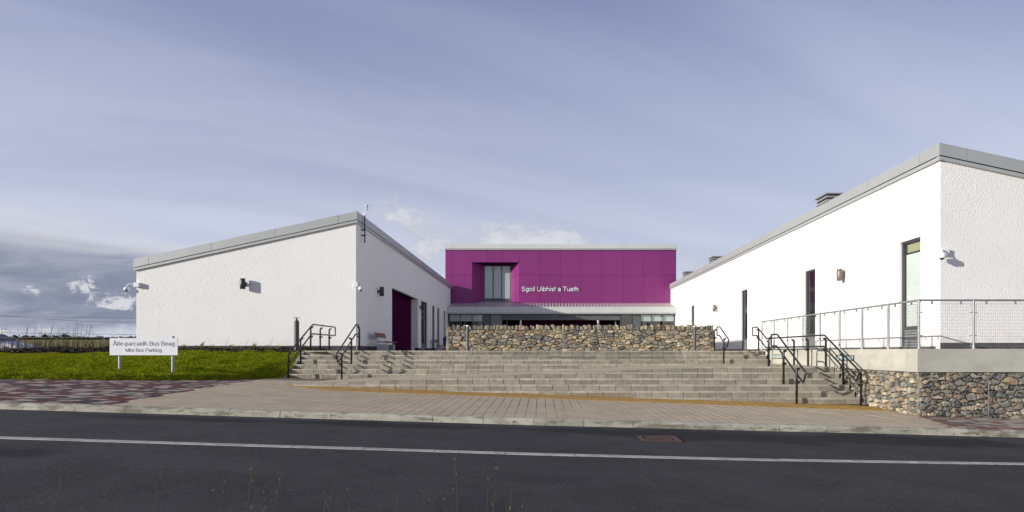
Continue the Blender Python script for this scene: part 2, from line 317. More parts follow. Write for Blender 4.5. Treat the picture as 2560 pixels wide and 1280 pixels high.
# ------------------------------------------------------------------ mesh helpers
class MB:
    def __init__(self): self.v = []; self.f = []; self.m = []
    def add(self, vs, fs, mi=0):
        o = len(self.v); self.v += [tuple(q) for q in vs]; self.f += [tuple(i + o for i in q) for q in fs]; self.m += [mi] * len(fs); return self
    def quad(self, a, b, c, d, mi=0): return self.add([a, b, c, d], [(0, 1, 2, 3)], mi)
    def box(self, x0, x1, y0, y1, z0, z1, mi=0):
        return self.add([(x0, y0, z0), (x1, y0, z0), (x1, y1, z0), (x0, y1, z0), (x0, y0, z1), (x1, y0, z1), (x1, y1, z1), (x0, y1, z1)],
                        [(0, 3, 2, 1), (4, 5, 6, 7), (0, 1, 5, 4), (1, 2, 6, 5), (2, 3, 7, 6), (3, 0, 4, 7)], mi)
    def hexa(self, p, mi=0):      # 8 corners: bottom ring then top ring
        return self.add(p, [(0, 3, 2, 1), (4, 5, 6, 7), (0, 1, 5, 4), (1, 2, 6, 5), (2, 3, 7, 6), (3, 0, 4, 7)], mi)
    def cbox(self, x0, x1, y0, y1, z0, z1, c=0.01, mi=0):
        """box with its upper edges chamfered"""
        a = [(x0, y0), (x1, y0), (x1, y1), (x0, y1)]; b = [(x0 + c, y0 + c), (x1 - c, y0 + c), (x1 - c, y1 - c), (x0 + c, y1 - c)]
        vs = [(*q, z0) for q in a] + [(*q, z1 - c) for q in a] + [(*q, z1) for q in b]
        fs = [(3, 2, 1, 0), (8, 9, 10, 11)]
        for i in range(4):
            j = (i + 1) % 4; fs += [(i, j, j + 4, i + 4), (i + 4, j + 4, j + 8, i + 8)]
        return self.add(vs, fs, mi)
    def tube(self, pts, r, n=8, closed=False, caps=True, mi=0):
        pts = [Vector(p) for p in pts]; N = len(pts)
        rs = r if isinstance(r, (list, tuple)) else [r] * N
        rings = []; up = None
        for i, p in enumerate(pts):
            if closed: d1 = (p - pts[i - 1]).normalized(); d2 = (pts[(i + 1) % N] - p).normalized()
            else:
                d1 = (p - pts[i - 1]).normalized() if i else None; d2 = (pts[i + 1] - p).normalized() if i < N - 1 else None
                d1 = d1 or d2; d2 = d2 or d1
            t = (d1 + d2); t = t.normalized() if t.length > 1e-6 else d1
            sc_ = 1.0 / max(0.35, t.dot(d1))
            if up is None:
                up = Vector((0, 0, 1)) if abs(t.z) < 0.9 else Vector((1, 0, 0))
            u = (up - t * up.dot(t)); u = u.normalized() if u.length > 1e-5 else t.orthogonal().normalized()
            up = u; w = t.cross(u)
            bend = (d2 - d1); b = bend.normalized() if bend.length > 1e-4 else None
            ring = []
            for k in range(n):
                a = 2 * math.pi * k / n; o = u * (math.cos(a) * rs[i]) + w * (math.sin(a) * rs[i])
                if b is not None:
                    bb = (b - t * b.dot(t)); bb = bb.normalized() if bb.length > 1e-5 else None
                    if bb is not None: o = o + bb * (o.dot(bb) * (sc_ - 1))
                ring.append(p + o)
            rings.append(ring)
        vs = [q for ring in rings for q in ring]; fs = []
        for i in range(N if closed else N - 1):
            a0 = i * n; b0 = ((i + 1) % N) * n
            for k in range(n): k2 = (k + 1) % n; fs.append((a0 + k, a0 + k2, b0 + k2, b0 + k))
        if caps and not closed: fs += [tuple(reversed(range(n))), tuple(range((N - 1) * n, N * n))]
        return self.add(vs, fs, mi)
    def lathe(self, prof, c=(0, 0, 0), n=16, mi=0):
        """prof: list of (radius, z); closed at the ends when the radius is zero or capped otherwise"""
        vs = []; fs = []
        for r_, z_ in prof:
            for k in range(n): a = 2 * math.pi * k / n; vs.append((c[0] + r_ * math.cos(a), c[1] + r_ * math.sin(a), c[2] + z_))
        for i in range(len(prof) - 1):
            for k in range(n): k2 = (k + 1) % n; fs.append((i * n + k, i * n + k2, (i + 1) * n + k2, (i + 1) * n + k))
        fs += [tuple(reversed(range(n))), tuple(range((len(prof) - 1) * n, len(prof) * n))]
        return self.add(vs, fs, mi)
    def mesh(self, name, mats, smooth=False, weld=False):
        me = bpy.data.meshes.new(name); me.from_pydata(self.v, [], self.f)
        for m in (mats if isinstance(mats, (list, tuple)) else [mats]): me.materials.append(m if not isinstance(m, str) else MATS[m])
        if any(self.m): me.polygons.foreach_set('material_index', self.m)
        if weld:
            bm = bmesh.new(); bm.from_mesh(me); bmesh.ops.remove_doubles(bm, verts=bm.verts, dist=1e-4); bm.to_mesh(me); bm.free()
        if smooth:
            me.shade_smooth() if smooth is True else me.set_sharp_from_angle(angle=R(smooth))
            if smooth is not True:
                me.polygons.foreach_set('use_smooth', [True] * len(me.polygons)); me.set_sharp_from_angle(angle=R(smooth))
        me.update()
        return me
    def build(self, name, mats, parent=None, smooth=False, weld=False):
        return link(name, self.mesh(name, mats, smooth, weld), parent)

def link(name, me, parent=None, loc=None, rot=None, scale=None):
    """meshes are made in world coordinates; a part of a thing whose Empty stands at its base is shifted back by that base"""
    o = bpy.data.objects.new(name, me); COL.objects.link(o)
    base = Vector((0, 0, 0))
    if parent is not None:
        o.parent = parent
        if parent.get('_root'): base = Vector(parent.location)
    o.location = (Vector(loc) if loc is not None else Vector((0, 0, 0))) - base
    if rot: o.rotation_euler = rot
    if scale: o.scale = scale
    return o

def thing(name, label, cat, loc=(0, 0, 0), group=None):
    o = bpy.data.objects.new(name, None); COL.objects.link(o); o.location = loc; o['_root'] = 1; o.empty_display_size = 0.2
    o['label'] = label; o['category'] = cat
    if group: o['group'] = group
    return o
def tag(o, label, cat, group=None):
    o['label'] = label; o['category'] = cat
    if group: o['group'] = group
    return o
def struct(o, kind='structure'): o['kind'] = kind; return o

def _arc(cx, cy, rx, ry, a0, a1, n=9): return [(cx + rx * math.cos(R(a0 + (a1 - a0) * i / (n - 1))), cy + ry * math.sin(R(a0 + (a1 - a0) * i / (n - 1)))) for i in range(n)]
# plain sans-serif letterforms as strokes: (advance width, strokes); x-height 0.52, capitals 0.72
_bowl = lambda: _arc(.27, .26, .185, .225, 0, 360, 17)
GLYPH = {
    'i': (.222, [[(.11, 0), (.11, .52)], [(.11, .63), (.11, .72)]]), 'l': (.222, [[(.11, 0), (.11, .72)]]), '-': (.333, [[(.04, .26), (.29, .26)]]), ' ': (.278, []),
    'o': (.556, [_arc(.275, .26, .2, .225, 0, 360, 19)]), 'c': (.5, [_arc(.26, .26, .19, .225, 48, 312, 15)]), 'e': (.556, [[(.09, .28), (.46, .28)] + _arc(.275, .26, .195, .225, 5, 318, 16)]),
    'a': (.556, [_arc(.26, .34, .17, .14, 160, 0, 8) + [(.43, .05), (.46, 0)], [(.43, .30), (.3, .275)] + _arc(.21, .15, .135, .115, 80, 300, 10) + [(.43, .15)]]),
    'b': (.556, [_bowl(), [(.085, 0), (.085, .72)]]), 'd': (.556, [_bowl(), [(.455, 0), (.455, .72)]]), 'p': (.556, [_bowl(), [(.085, -.2), (.085, .52)]]),
    'g': (.556, [_bowl(), [(.455, .52), (.455, .02)] + _arc(.27, -.02, .185, .15, 0, -165, 9)]), 'h': (.556, [[(.085, 0), (.085, .72)], [(.085, .3)] + _arc(.265, .31, .18, .17, 170, 0, 9) + [(.445, 0)]]),
    'n': (.556, [[(.085, 0), (.085, .52)], [(.085, .3)] + _arc(.265, .31, .18, .17, 170, 0, 9) + [(.445, 0)]]), 'u': (.556, [[(.455, .52), (.455, 0)], [(.085, .52), (.085, .2)] + _arc(.265, .21, .18, .17, 180, 350, 9)]),
    'r': (.333, [[(.085, 0), (.085, .52)], [(.085, .28)] + _arc(.24, .3, .15, .18, 170, 70, 6)]), 's': (.5, [_arc(.25, .375, .16, .1, 20, 180, 8) + [(.13, .31), (.36, .22)] + _arc(.25, .14, .165, .105, 30, -160, 9)]),
    't': (.278, [[(.13, .68), (.13, .1)] + _arc(.2, .1, .07, .07, 180, 280, 5), [(.02, .49), (.25, .49)]]), 'k': (.5, [[(.085, 0), (.085, .72)], [(.42, .52), (.085, .2)], [(.2, .3), (.45, 0)]]),
    'S': (.667, [_arc(.33, .535, .22, .155, 15, 190, 10) + [(.14, .44), (.5, .3)] + _arc(.33, .185, .245, .155, 35, -170, 12)]), 'U': (.722, [[(.09, .72), (.09, .27)] + _arc(.36, .27, .27, .235, 180, 360, 12) + [(.63, .72)]]),
    'T': (.611, [[(.305, 0), (.305, .72)], [(.02, .68), (.59, .68)]]), 'B': (.667, [[(.1, 0), (.1, .72)], [(.1, .68), (.36, .68)] + _arc(.38, .54, .16, .14, 90, -90, 8) + [(.1, .4)], [(.36, .4)] + _arc(.4, .215, .19, .175, 90, -90, 9) + [(.1, .04)]]),
    'M': (.833, [[(.09, 0), (.09, .72)], [(.09, .7), (.415, .03), (.74, .7)], [(.74, .72), (.74, 0)]]), 'P': (.667, [[(.1, 0), (.1, .72)], [(.1, .68), (.4, .68)] + _arc(.4, .495, .19, .185, 90, -90, 9) + [(.1, .31)]]),
    'A': (.667, [[(.02, 0), (.333, .72), (.645, 0)], [(.13, .25), (.53, .25)]]), 'À': (.667, [[(.02, 0), (.333, .72), (.645, 0)], [(.13, .25), (.53, .25)], [(.2, .91), (.34, .79)]]),
    '2': (.556, [_arc(.27, .51, .18, .17, 165, -25, 10) + [(.08, .04), (.47, .04)]]),
}
def letters(body, x0, x1, y, zbase, depth, material, parent, name='letter', weight=.080):
    """raised letters facing -Y, fitted between x0 and x1, one mesh object for each letter"""
    total = sum(GLYPH[c][0] for c in body) - .1; s = (x1 - x0) / total; pen = -.05
    for ch in body:
        adv, strokes = GLYPH[ch]; mb = MB(); w = weight / 2
        for si, st in enumerate(strokes):
            n = len(st); L = []; Rr = []; closed = math.dist(st[0], st[-1]) < 1e-6
            for i in range(n):
                p = st[i]; a_ = st[i - 1] if i else (st[n - 2] if closed else None); b_ = st[i + 1] if i < n - 1 else (st[1] if closed else None)
                d1 = Vector((p[0] - a_[0], p[1] - a_[1])).normalized() if a_ else None; d2 = Vector((b_[0] - p[0], b_[1] - p[1])).normalized() if b_ else None
                d1 = d1 or d2; d2 = d2 or d1; t = (d1 + d2); t = t.normalized() if t.length > 1e-4 else d1
                k = w / max(.4, t.dot(d1)); nx_, ny_ = -t.y * k, t.x * k
                L.append((p[0] + nx_, p[1] + ny_)); Rr.append((p[0] - nx_, p[1] - ny_))
            f = lambda p, dd: (x0 + (pen + p[0]) * s, y - dd, zbase + p[1] * s)
            dd = depth * (1 + .04 * si); vs = [f(p, dd) for p in L] + [f(p, dd) for p in Rr] + [f(p, 0) for p in L] + [f(p, 0) for p in Rr]; fs = []
            for i in range(n - 1): fs += [(i, n + i, n + i + 1, i + 1), (i + 1, 2 * n + i + 1, 2 * n + i, i), (n + i, 3 * n + i, 3 * n + i + 1, n + i + 1)]
            if not closed: fs += [(0, 2 * n, 3 * n, n), (n - 1, 2 * n - 1, 4 * n - 1, 3 * n - 1)]
            mb.add(vs, fs)
        if mb.v: mb.build(name, material, parent)
        pen += adv

# ================================================================== SETTING: terrain, road, pavement
RISER, TREAD = 0.163, 0.30
PLAZA = 0.05
def ZL(k): return PLAZA - RISER * k                     # level after k risers
def road_z(x): return -1.33 - 0.032 * max(-22.0, min(22.0, x))
KX = [-40, -9.64, 0, 3.1, 6.4, 9.1, 40]; KY = [10.7, 11.0, 11.15, 11.34, 11.56, 11.66, 12.6]
CX = [-40, -7.0, 0, 2.9, 6.7, 9.0, 40]; CY = [7.8, 7.94, 8.0, 8.12, 8.48, 8.75, 12.4]
def kerb_y(x): return float(np.interp(x, KX, KY))
def chan_y(x): return float(np.interp(x, CX, CY))
def pave_z(x, y): return road_z(x) + 0.11 + 0.008 * max(0.0, min(5.0, y - 11.3))

def terrain_z(x, y):
    if y < 19: z = -1.9
    elif y < 25: z = -1.9 + (y - 19) / 6 * 1.6
    else: z = -0.3
    if y > 55: z += (y - 55) * 0.0265
    if y > 55: z += 0.25 * math.sin(x * 0.05 + y * 0.03) * min(1, (y - 55) / 60)
    return z
xs = [-420, -300, -220, -160, -120, -90, -70, -55, -45, -38, -32, -26, -20, -14, -8, 0, 10, 20, 40, 80, 160, 300, 420]
ys = [-60, -20, 0, 8, 14, 19, 22, 25, 30, 40, 50, 55, 62, 72, 85, 100, 125, 160, 200, 260, 340, 450, 600, 850, 1200]
m = MB(); vs = [(x, y, terrain_z(x, y)) for y in ys for x in xs]; nx = len(xs)
m.add(vs, [(j * nx + i, j * nx + i + 1, (j + 1) * nx + i + 1, (j + 1) * nx + i) for j in range(len(ys) - 1) for i in range(nx - 1)])
struct(m.build('field', 'field', smooth=True))

m = MB(); xr = [-60, -40, -22, -12, -6, 0, 6, 12, 22, 40, 60]
for a, b in zip(xr[:-1], xr[1:]):
    m.quad((a, 4.2, road_z(a)), (b, 4.2, road_z(b)), (b, kerb_y(b) + 0.06, road_z(b)), (a, kerb_y(a) + 0.06, road_z(a)))
struct(m.build('road', 'asphalt', weld=True))
m = MB()
for a, b in zip(xr[:-1], xr[1:]):
    m.quad((a, -12, road_z(a) + .25), (b, -12, road_z(b) + .25), (b, 3.9, road_z(b) + .12), (a, 3.9, road_z(a) + .12))
    m.quad((a, 3.9, road_z(a) + .12), (b, 3.9, road_z(b) + .12), (b, 4.3, road_z(b) - .05), (a, 4.3, road_z(a) - .05))
struct(m.build('verge', 'soil', weld=True))

# kerb: stones of 0.915 m with a battered, rounded front
kerb = struct(bpy.data.objects.new('kerb', None)); COL.objects.link(kerb)
def kerb_mesh(L, w=0.13, h=0.12):
    prof = [(0.0, -0.15), (0.0, 0.0), (0.012, h - 0.045), (0.022, h - 0.02), (0.045, h - 0.004), (0.06, h), (w, h), (w, -0.15)]
    vs = [(-L / 2, y, z) for y, z in prof] + [(L / 2, y, z) for y, z in prof]; n = len(prof)
    fs = [(i + n, (i + 1) % n + n, (i + 1) % n, i) for i in range(n)] + [tuple(range(n)), tuple(reversed(range(n, 2 * n)))]
    return MB().add(vs, fs).mesh('kerb_stone', 'kerb')
km = kerb_mesh(0.907)
x = -12.9
while x < 14:
    x2 = x + 0.913; xm = (x + x2) / 2; a = math.atan2(kerb_y(x2) - kerb_y(x), x2 - x)
    link('kerb_stone', km, kerb, (xm, kerb_y(xm) + random.uniform(-.004, .004), road_z(xm) + random.uniform(-.004, .003)), (0, 0.032 + random.uniform(-.002, .002), a)); x = x2

# flush concrete channel blocks across the carriageway
chan = struct(bpy.data.objects.new('road_channel', None)); COL.objects.link(chan)
cm = MB().cbox(-0.454, 0.454, -0.078, 0.078, -0.1, 0.006, 0.004).mesh('channel_block', 'channel')
x = -9.6
while x < 10.5:
    x2 = x + 0.915; xm = (x + x2) / 2; a = math.atan2(chan_y(x2) - chan_y(x), x2 - x)
    link('channel_block', cm, chan, (xm, chan_y(xm) + random.uniform(-.006, .006), road_z(xm) + 0.002), (0, 0.032, a)); x = x2

# drain grate: rusty cast frame with bars, set flush in the road
gx, gy = 1.90, 9.86
gz = road_z(gx)
gr = thing('drain_grate', 'rusty square iron drain grate set in the black road', 'drain', (gx, gy, gz))
m = MB(); W = 0.28
for s in (-1, 1):
    m.box(gx + s * W - 0.03, gx + s * W + 0.03, gy - W - .03, gy + W + .03, gz - .05, gz + .012)
    m.box(gx - W + 0.03, gx + W - 0.03, gy + s * W - 0.03, gy + s * W + 0.03, gz - .05, gz + .011)
m.build('frame', 'rust', gr)
for i in range(9):
    t = -0.192 + i * 0.048
    MB().hexa([(gx + t - .013 - .03, gy - .215, gz - .05), (gx + t + .013 - .03, gy - .215, gz - .05), (gx + t + .013 + .03, gy + .215, gz - .05), (gx + t - .013 + .03, gy + .215, gz - .05),
               (gx + t - .013 - .03, gy - .215, gz + .008), (gx + t + .013 - .03, gy - .215, gz + .008), (gx + t + .013 + .03, gy + .215, gz + .008), (gx + t - .013 + .03, gy + .215, gz + .008)]).build('bar', 'rust', gr)
MB().box(gx - .215, gx + .215, gy - .02, gy + .02, gz - .05, gz + .0085).build('cross_bar', 'rust', gr)
MB().quad((gx - .25, gy - .25, gz - .0), (gx + .25, gy - .25, gz - .0), (gx + .25, gy + .25, gz - .0), (gx - .25, gy + .25, gz - .0)).build('pit', 'gap_black', gr).location.z += 0.003

# pavement bed, with every paver laid on it as a piece of its own (nearest 300 of each kind), the rest joined
m = MB(); xr = [-40, -22, -14, -10, -7, -4, 0, 4, 8.8, 9.5, 14, 22, 40]; yr = [0.0, 1.0]
for a, b in zip(xr[:-1], xr[1:]):
    for y0, y1 in ((None, 16.3), (16.3, 18.6), (18.6, 22.0)):
        if a >= 9.5 and y1 > 17: continue
        ya = kerb_y(a) + .12 if y0 is None else y0; yb = kerb_y(b) + .12 if y0 is None else y0
        m.quad((a, ya, pave_z(a, ya) - .012), (b, yb, pave_z(b, yb) - .012), (b, y1, pave_z(b, y1) - .012), (a, y1, pave_z(a, y1) - .012))
pavement = struct(m.build('pavement', 'joint_sand', weld=True))
def left_edge(y): return -7.9 - (y - 11.2) * 0.14
def right_edge(y): return 7.9 + (y - 11.45) * 0.3
def strip_y(x): return 17.72 - (x + 7.15) * 0.055        # foot of the steps
GX = [-40, -14.5, -12.2, -10.2, -9.3, -8.82]; GY = [15.6, 16.5, 17.2, 18.5, 20.0, 21.4]
def grass_y(x): return float(np.interp(x, GX, GY))
SL = 0.032

def lay(name, items, parent, mats, limit=300, jit=1.0):
    """items: (x, y, lx, ly, material index); the nearest become objects sharing meshes by size, the rest one joined part"""
    items = [t for t in items]
    items.sort(key=lambda t: t[1]); cache = {}
    for (x, y, lx, ly, mi) in items[:limit]:
        key = (round(lx, 3), round(ly, 3), mi)
        if key not in cache: cache[key] = MB().cbox(-lx / 2, lx / 2, -ly / 2, ly / 2, -0.05, 0, 0.004).mesh(name, mats[mi])
        link(name, cache[key], parent, (x, y, pave_z(x, y) + jit * random.uniform(-.0015, .0015)), (.008 + jit * random.uniform(-.003, .003), SL + jit * random.uniform(-.003, .003), jit * random.uniform(-.004, .004)))
    if len(items) > limit:
        mb = MB()
        for (x, y, lx, ly, mi) in items[limit:]:
            c = .004; pts = [(x - lx / 2, y - ly / 2), (x + lx / 2, y - ly / 2), (x + lx / 2, y + ly / 2), (x - lx / 2, y + ly / 2)]
            dz = random.uniform(-.0015, .0015)
            mb.hexa([(a, b, pave_z(a, b) - .04) for a, b in pts] + [(a + (c if a < x else -c), b + (c if b < y else -c), pave_z(a, b) + dz) for a, b in pts], mi)
        struct(mb.build(name + '_mass', mats, parent), 'stuff')

# brown pavers in columns running away from the road
items = []
nc = 0
x = -10.4
while x < 9.2:
    off = random.uniform(0, 0.4); y = kerb_y(x) + 0.14
    first = True
    while y < 21.3:
        L = 0.60 if not first else 0.2 + off; first = False
        yc = y + L / 2
        ok = left_edge(yc) - 0.03 < x - .05 and x + .05 < right_edge(yc) and x < 8.7
        lim = strip_y(x) - (1.59 if x > -5.6 else 0.4 + .4 * max(0, min(3, int((x + 7.25) / .5)))) - .008 if x > -7.08 else min(21.2, grass_y(x) + .15 if x < -8.82 else 21.2)
        if y < lim - .05 and y + L > lim: L = lim - y; yc = y + L / 2
        if ok and y + L < lim + .001:
            items.append((x, yc, 0.194, L - 0.002, 0))
        y += L
    x += 0.2005
lay('paver', items, pavement, ['brown_paver'], jit=.25)
# ochre strip of blister pavers along the foot of the steps and in front of the left flight
ochre = MB().cbox(-.197, .197, -.197, .197, -.05, 0.003, .005).mesh('tactile_paver', 'ochre_paver')
for row in range(4):
    x = -7.25 + .5 * row
    while x < 8.72:
        xm = x + .2; ym = strip_y(xm) - 0.19 - .4 * row; a = math.atan2(-0.055, 1)
        link('tactile_paver', ochre, pavement, (xm, ym, pave_z(xm, ym) + .003), (0, SL, a)); x += 0.4005
x = -9.0
while x < -6.6:
    link('tactile_paver', ochre, pavement, (x + .2, 20.95, pave_z(x + .2, 20.95) + .004), (0, SL, 0)); x += .4005
# mixed coloured block paving at both ends, in courses along the road
def coloured(x0f, x1f, ya, yb, dy, wts=(0.40, 0.31, 0.29)):
    out = []; y = ya; row = 0
    while y < yb:
        yc = y + dy / 2; xa, xb = x0f(yc), x1f(yc); x = xa + random.uniform(-.25, 0)
        while x < xb:
            L = random.choice((0.16, 0.21, 0.26, 0.34)) * dy / 0.16
            mi = random.choices((0, 1, 2), wts)[0]
            a, b = max(x, xa), min(x + L, xb)
            if b - a > .06 and yc > kerb_y((a + b) / 2) + .12 + dy / 2: out.append(((a + b) / 2, yc, b - a - .006, dy - .006, mi))
            x += L
        y += dy
    return out
it = [t for t in coloured(lambda y: -13.2 - max(0, y - 14) * .2, left_edge, 11.0, 21.0, 0.16) if t[1] < grass_y(t[0]) + .12]
lay('block_paver', it, pavement, ['red_paver', 'charcoal_paver', 'buff_paver'])
it = coloured(right_edge, lambda y: 12.6, 11.5, 14.42, 0.2, (0.30, 0.38, 0.32))
it = [t for t in it if t[0] < 8.75 or t[1] < 14.3]
lay('flag_paver', it, pavement, ['flag_red', 'flag_brown', 'buff_paver'])

# plaza between the buildings
m = MB(); m.quad((-8.7, 22.86 + .2, PLAZA), (-2.5, 22.86 + .2, PLAZA), (-2.5, 56, PLAZA), (-8.7, 56, PLAZA))
m.quad((-2.5, 22.87 + .2, PLAZA), (5.5, 24.06 + .2, PLAZA), (5.5, 56, PLAZA), (-2.5, 56, PLAZA)); m.quad((5.5, 24.06 + .2, PLAZA), (12, 24.06 + .2, PLAZA), (12, 56, PLAZA), (5.5, 56, PLAZA))
struct(m.build('plaza', 'brown_paver_far'))

# ================================================================== STEPS with ramps zigzagging through them
steps = thing('steps', 'wide flight of weathered grey concrete block steps up to the court', 'steps', (0, 20, -1.0))
def u_ramp(x): return float(np.interp(x, [-2.5, 5.5], [ZL(1), ZL(3)]))
def l_ramp(x): return float(np.interp(x, [-7.0, 5.5], [ZL(6), ZL(3)]))
YA = lambda k, x=9.0: float(np.interp(x, [-2.5, 5.5], [22.87, 24.06])) - TREAD * (k - 1)
YB = lambda k: 22.86 - TREAD * (k - 1)
YC = lambda k: 18.33 - TREAD * (k - 4)
def ground_at(x, y): return pave_z(x, y)
runs = []   # (k, Yedge, xa, xb, topfn, botfn)
def solve(fn, z, a, b):
    for _ in range(50):
        mme = (a + b) / 2
        if (fn(a) - z) * (fn(mme) - z) <= 0: b = mme
        else: a = mme
    return (a + b) / 2
inf = 9.0
for k in (1, 2, 3):
    runs.append((k, (lambda x, k=k: YA(k, x)), -2.5, 5.5, lambda x: inf, (lambda x: u_ramp(x))))
    runs.append((k, (lambda x, k=k: YA(k, 9)), 5.5, 8.74, lambda x: inf, (lambda x: u_ramp(x))))
for k in range(1, 7):
    runs.append((k, (lambda x, k=k: YB(k)), -8.74, 5.5 if k > 1 else -2.5, (lambda x: u_ramp(x) if x > -2.5 else inf), (lambda x: l_ramp(x) if x > -7 else -9)))
for k in range(4, 10):
    runs.append((k, (lambda x, k=k: YC(k)), -7.0, 8.76, (lambda x: l_ramp(x) if x < 5.5 else inf), (lambda x: -9)))
blocks, slabs = [], []
SLAB = 0.052
for (k, yf, xa, xb, top, bot) in runs:
    zt, zb = ZL(k - 1), ZL(k); start = xa + random.uniform(-.4, -.05)
    for lst, z0, z1, L, proud in ((slabs, zt - SLAB, zt, 0.445, 0.006), (blocks, zb - 0.01, zt - SLAB, 0.445, 0.0)):
        x = start
        while x < xb:
            a, b = max(x, xa), min(x + L, xb); x += L
            if b - a < 0.05: continue
            ta, tb = min(z1, top(a + 1e-4)), min(z1, top(b - 1e-4))
            if max(ta, tb) < z0 + 0.012: continue
            ta, tb = max(ta, z0 + .004), max(tb, z0 + .004)
            if z1 < min(bot(a), bot(b)) - 0.0: continue
            ye = yf((a + b) / 2)
            g = ground_at((a + b) / 2, ye)
            if ye < 18.5 and max(ta, tb) < g + .005: continue
            vis = max(ta, tb) - max(z0, g if ye < 18.5 else -9, min(bot(a), bot(b)))
            lst.append((ye - proud, a + .006, b - .006, z0 + (.002), ta, tb, vis, yf(b) - yf(a)))
def box_mesh_key(name, w, h, dep, material, cache):
    key = (round(w, 3), round(h, 3), round(dep, 3))
    if key not in cache:
        c = .005; w2 = key[0] / 2; h_ = key[1]; d_ = key[2]
        fr = [(-w2, 0), (w2, 0), (w2, h_), (-w2, h_)]; fi = [(-w2 + c, c), (w2 - c, c), (w2 - c, h_ - c), (-w2 + c, h_ - c)]
        vs = [(x_, 0, z_) for x_, z_ in fi] + [(x_, c, z_) for x_, z_ in fr] + [(x_, d_, z_) for x_, z_ in fr]
        fs = [(0, 1, 2, 3), (8, 11, 10, 9)]
        for i in range(4):
            j = (i + 1) % 4; fs += [(i + 4, j + 4, j, i), (i + 8, j + 8, j + 4, i + 4)]
        cache[key] = MB().add(vs, fs).mesh(name, material)
    return cache[key]
def lay_steps(name, lst, material):
    lst.sort(key=lambda t: -t[6] * 1540 / t[0] * (t[2] - t[1]))
    cache = {}
    for (ye, a, b, z0, ta, tb, vis, sk) in lst[:300]:
        j = random.uniform(-.003, .003)
        if abs(ta - tb) < .004 and abs(sk) < .001:
            link(name, box_mesh_key(name, b - a, ta - z0, TREAD + .05, material, cache), steps, ((a + b) / 2, ye + j, z0))
        else:
            d = ye + TREAD + .05
            s_ = sk / 2; j = j if sk == 0 else 0; MB().hexa([(a, ye + j - s_, z0), (b, ye + j + s_, z0), (b, d + s_, z0), (a, d - s_, z0), (a, ye + j - s_, ta), (b, ye + j + s_, tb), (b, d + s_, tb), (a, d - s_, ta)]).build(name, material, steps)
    mb = MB()
    for (ye, a, b, z0, ta, tb, vis, sk) in lst[300:]:
        d = ye + TREAD + .05; s_ = sk / 2
        mb.hexa([(a, ye - s_, z0), (b, ye + s_, z0), (b, d + s_, z0), (a, d - s_, z0), (a, ye - s_, ta), (b, ye + s_, tb), (b, d + s_, tb), (a, d - s_, ta)])
    if mb.v: struct(mb.build(name + '_mass', material, steps), 'stuff')
lay_steps('riser_block', blocks, 'step_block')
lay_steps('tread_slab', slabs, 'tread_slab')
# backing mortar behind the blocks
m = MB()
for (k, yf, xa, xb, top, bot) in runs:
    n = max(1, int((xb - xa) / .5)); q = [xa + (xb - xa) * i / n for i in range(n + 1)]
    for a, b in zip(q[:-1], q[1:]):
        ta, tb = min(ZL(k - 1) - .01, top(a + 1e-4) - .01), min(ZL(k - 1) - .01, top(b - 1e-4) - .01)
        if max(ta, tb) <= ZL(k) - .1: continue
        m.quad((a, yf(a) + .012, ZL(k) - .12), (b, yf(b) + .012, ZL(k) - .12), (b, yf(b) + .012, max(tb, ZL(k) - .1)), (a, yf(a) + .012, max(ta, ZL(k) - .1)))
struct(m.build('mortar', 'mortar', steps), 'stuff')
# sloping ramp surfaces, their front edges stepping with the flights
def ramp_part(fn, levels, yfront, yback, x_lo, x_hi, name):
    mb = MB(); cuts = [x_lo] + sorted(solve(fn, ZL(k), x_lo, x_hi) for k in levels if min(fn(x_lo), fn(x_hi)) < ZL(k) < max(fn(x_lo), fn(x_hi))) + [x_hi]
    for a, b in zip(cuts[:-1], cuts[1:]):
        zm = fn((a + b) / 2); k = int(math.floor((PLAZA - zm) / RISER)) + 1
        n = max(1, int((b - a) / .8)); q = [a + (b - a) * i / n for i in range(n + 1)]
        yf = yfront(k) + TREAD * 0.35
        for c, d in zip(q[:-1], q[1:]):
            mb.quad((c, yf, fn(c) - .004), (d, yf, fn(d) - .004), (d, yback(d), fn(d) - .004), (c, yback(c), fn(c) - .004))
    mb.build(name, 'brown_paver_far', steps)
ramp_part(u_ramp, (2,), YB, (lambda x: YA(1, x) + .2), -2.5, 5.45, 'ramp')
ramp_part(l_ramp, (4, 5), YC, (lambda x: 22.6), -7.0, 5.45, 'ramp')
m = MB(); m.quad((5.45, YC(4) + .1, ZL(3) - .005), (8.8, YC(4) + .1, ZL(3) - .005), (8.8, 23.7, ZL(3) - .005), (5.45, 23.7, ZL(3) - .005)); m.build('landing', 'brown_paver_far', steps)
# raking edge blocks where the left flight meets the grass bank
m = MB()
for k in range(1, 7):
    y0, y1 = YB(k) - .02, YB(k) + TREAD
    m.hexa([(-8.83, y0 - TREAD, ZL(6) - .2), (-8.735, y0 - TREAD, ZL(6) - .2), (-8.735, y1 - TREAD, ZL(6) - .2), (-8.83, y1 - TREAD, ZL(6) - .2),
            (-8.83, y0 - TREAD, ZL(k) - .03), (-8.735, y0 - TREAD, ZL(k) - .03), (-8.735, y1 - TREAD, ZL(k - 1) - .03), (-8.83, y1 - TREAD, ZL(k - 1) - .03)])
m.build('edge_kerb', 'step_block', steps)

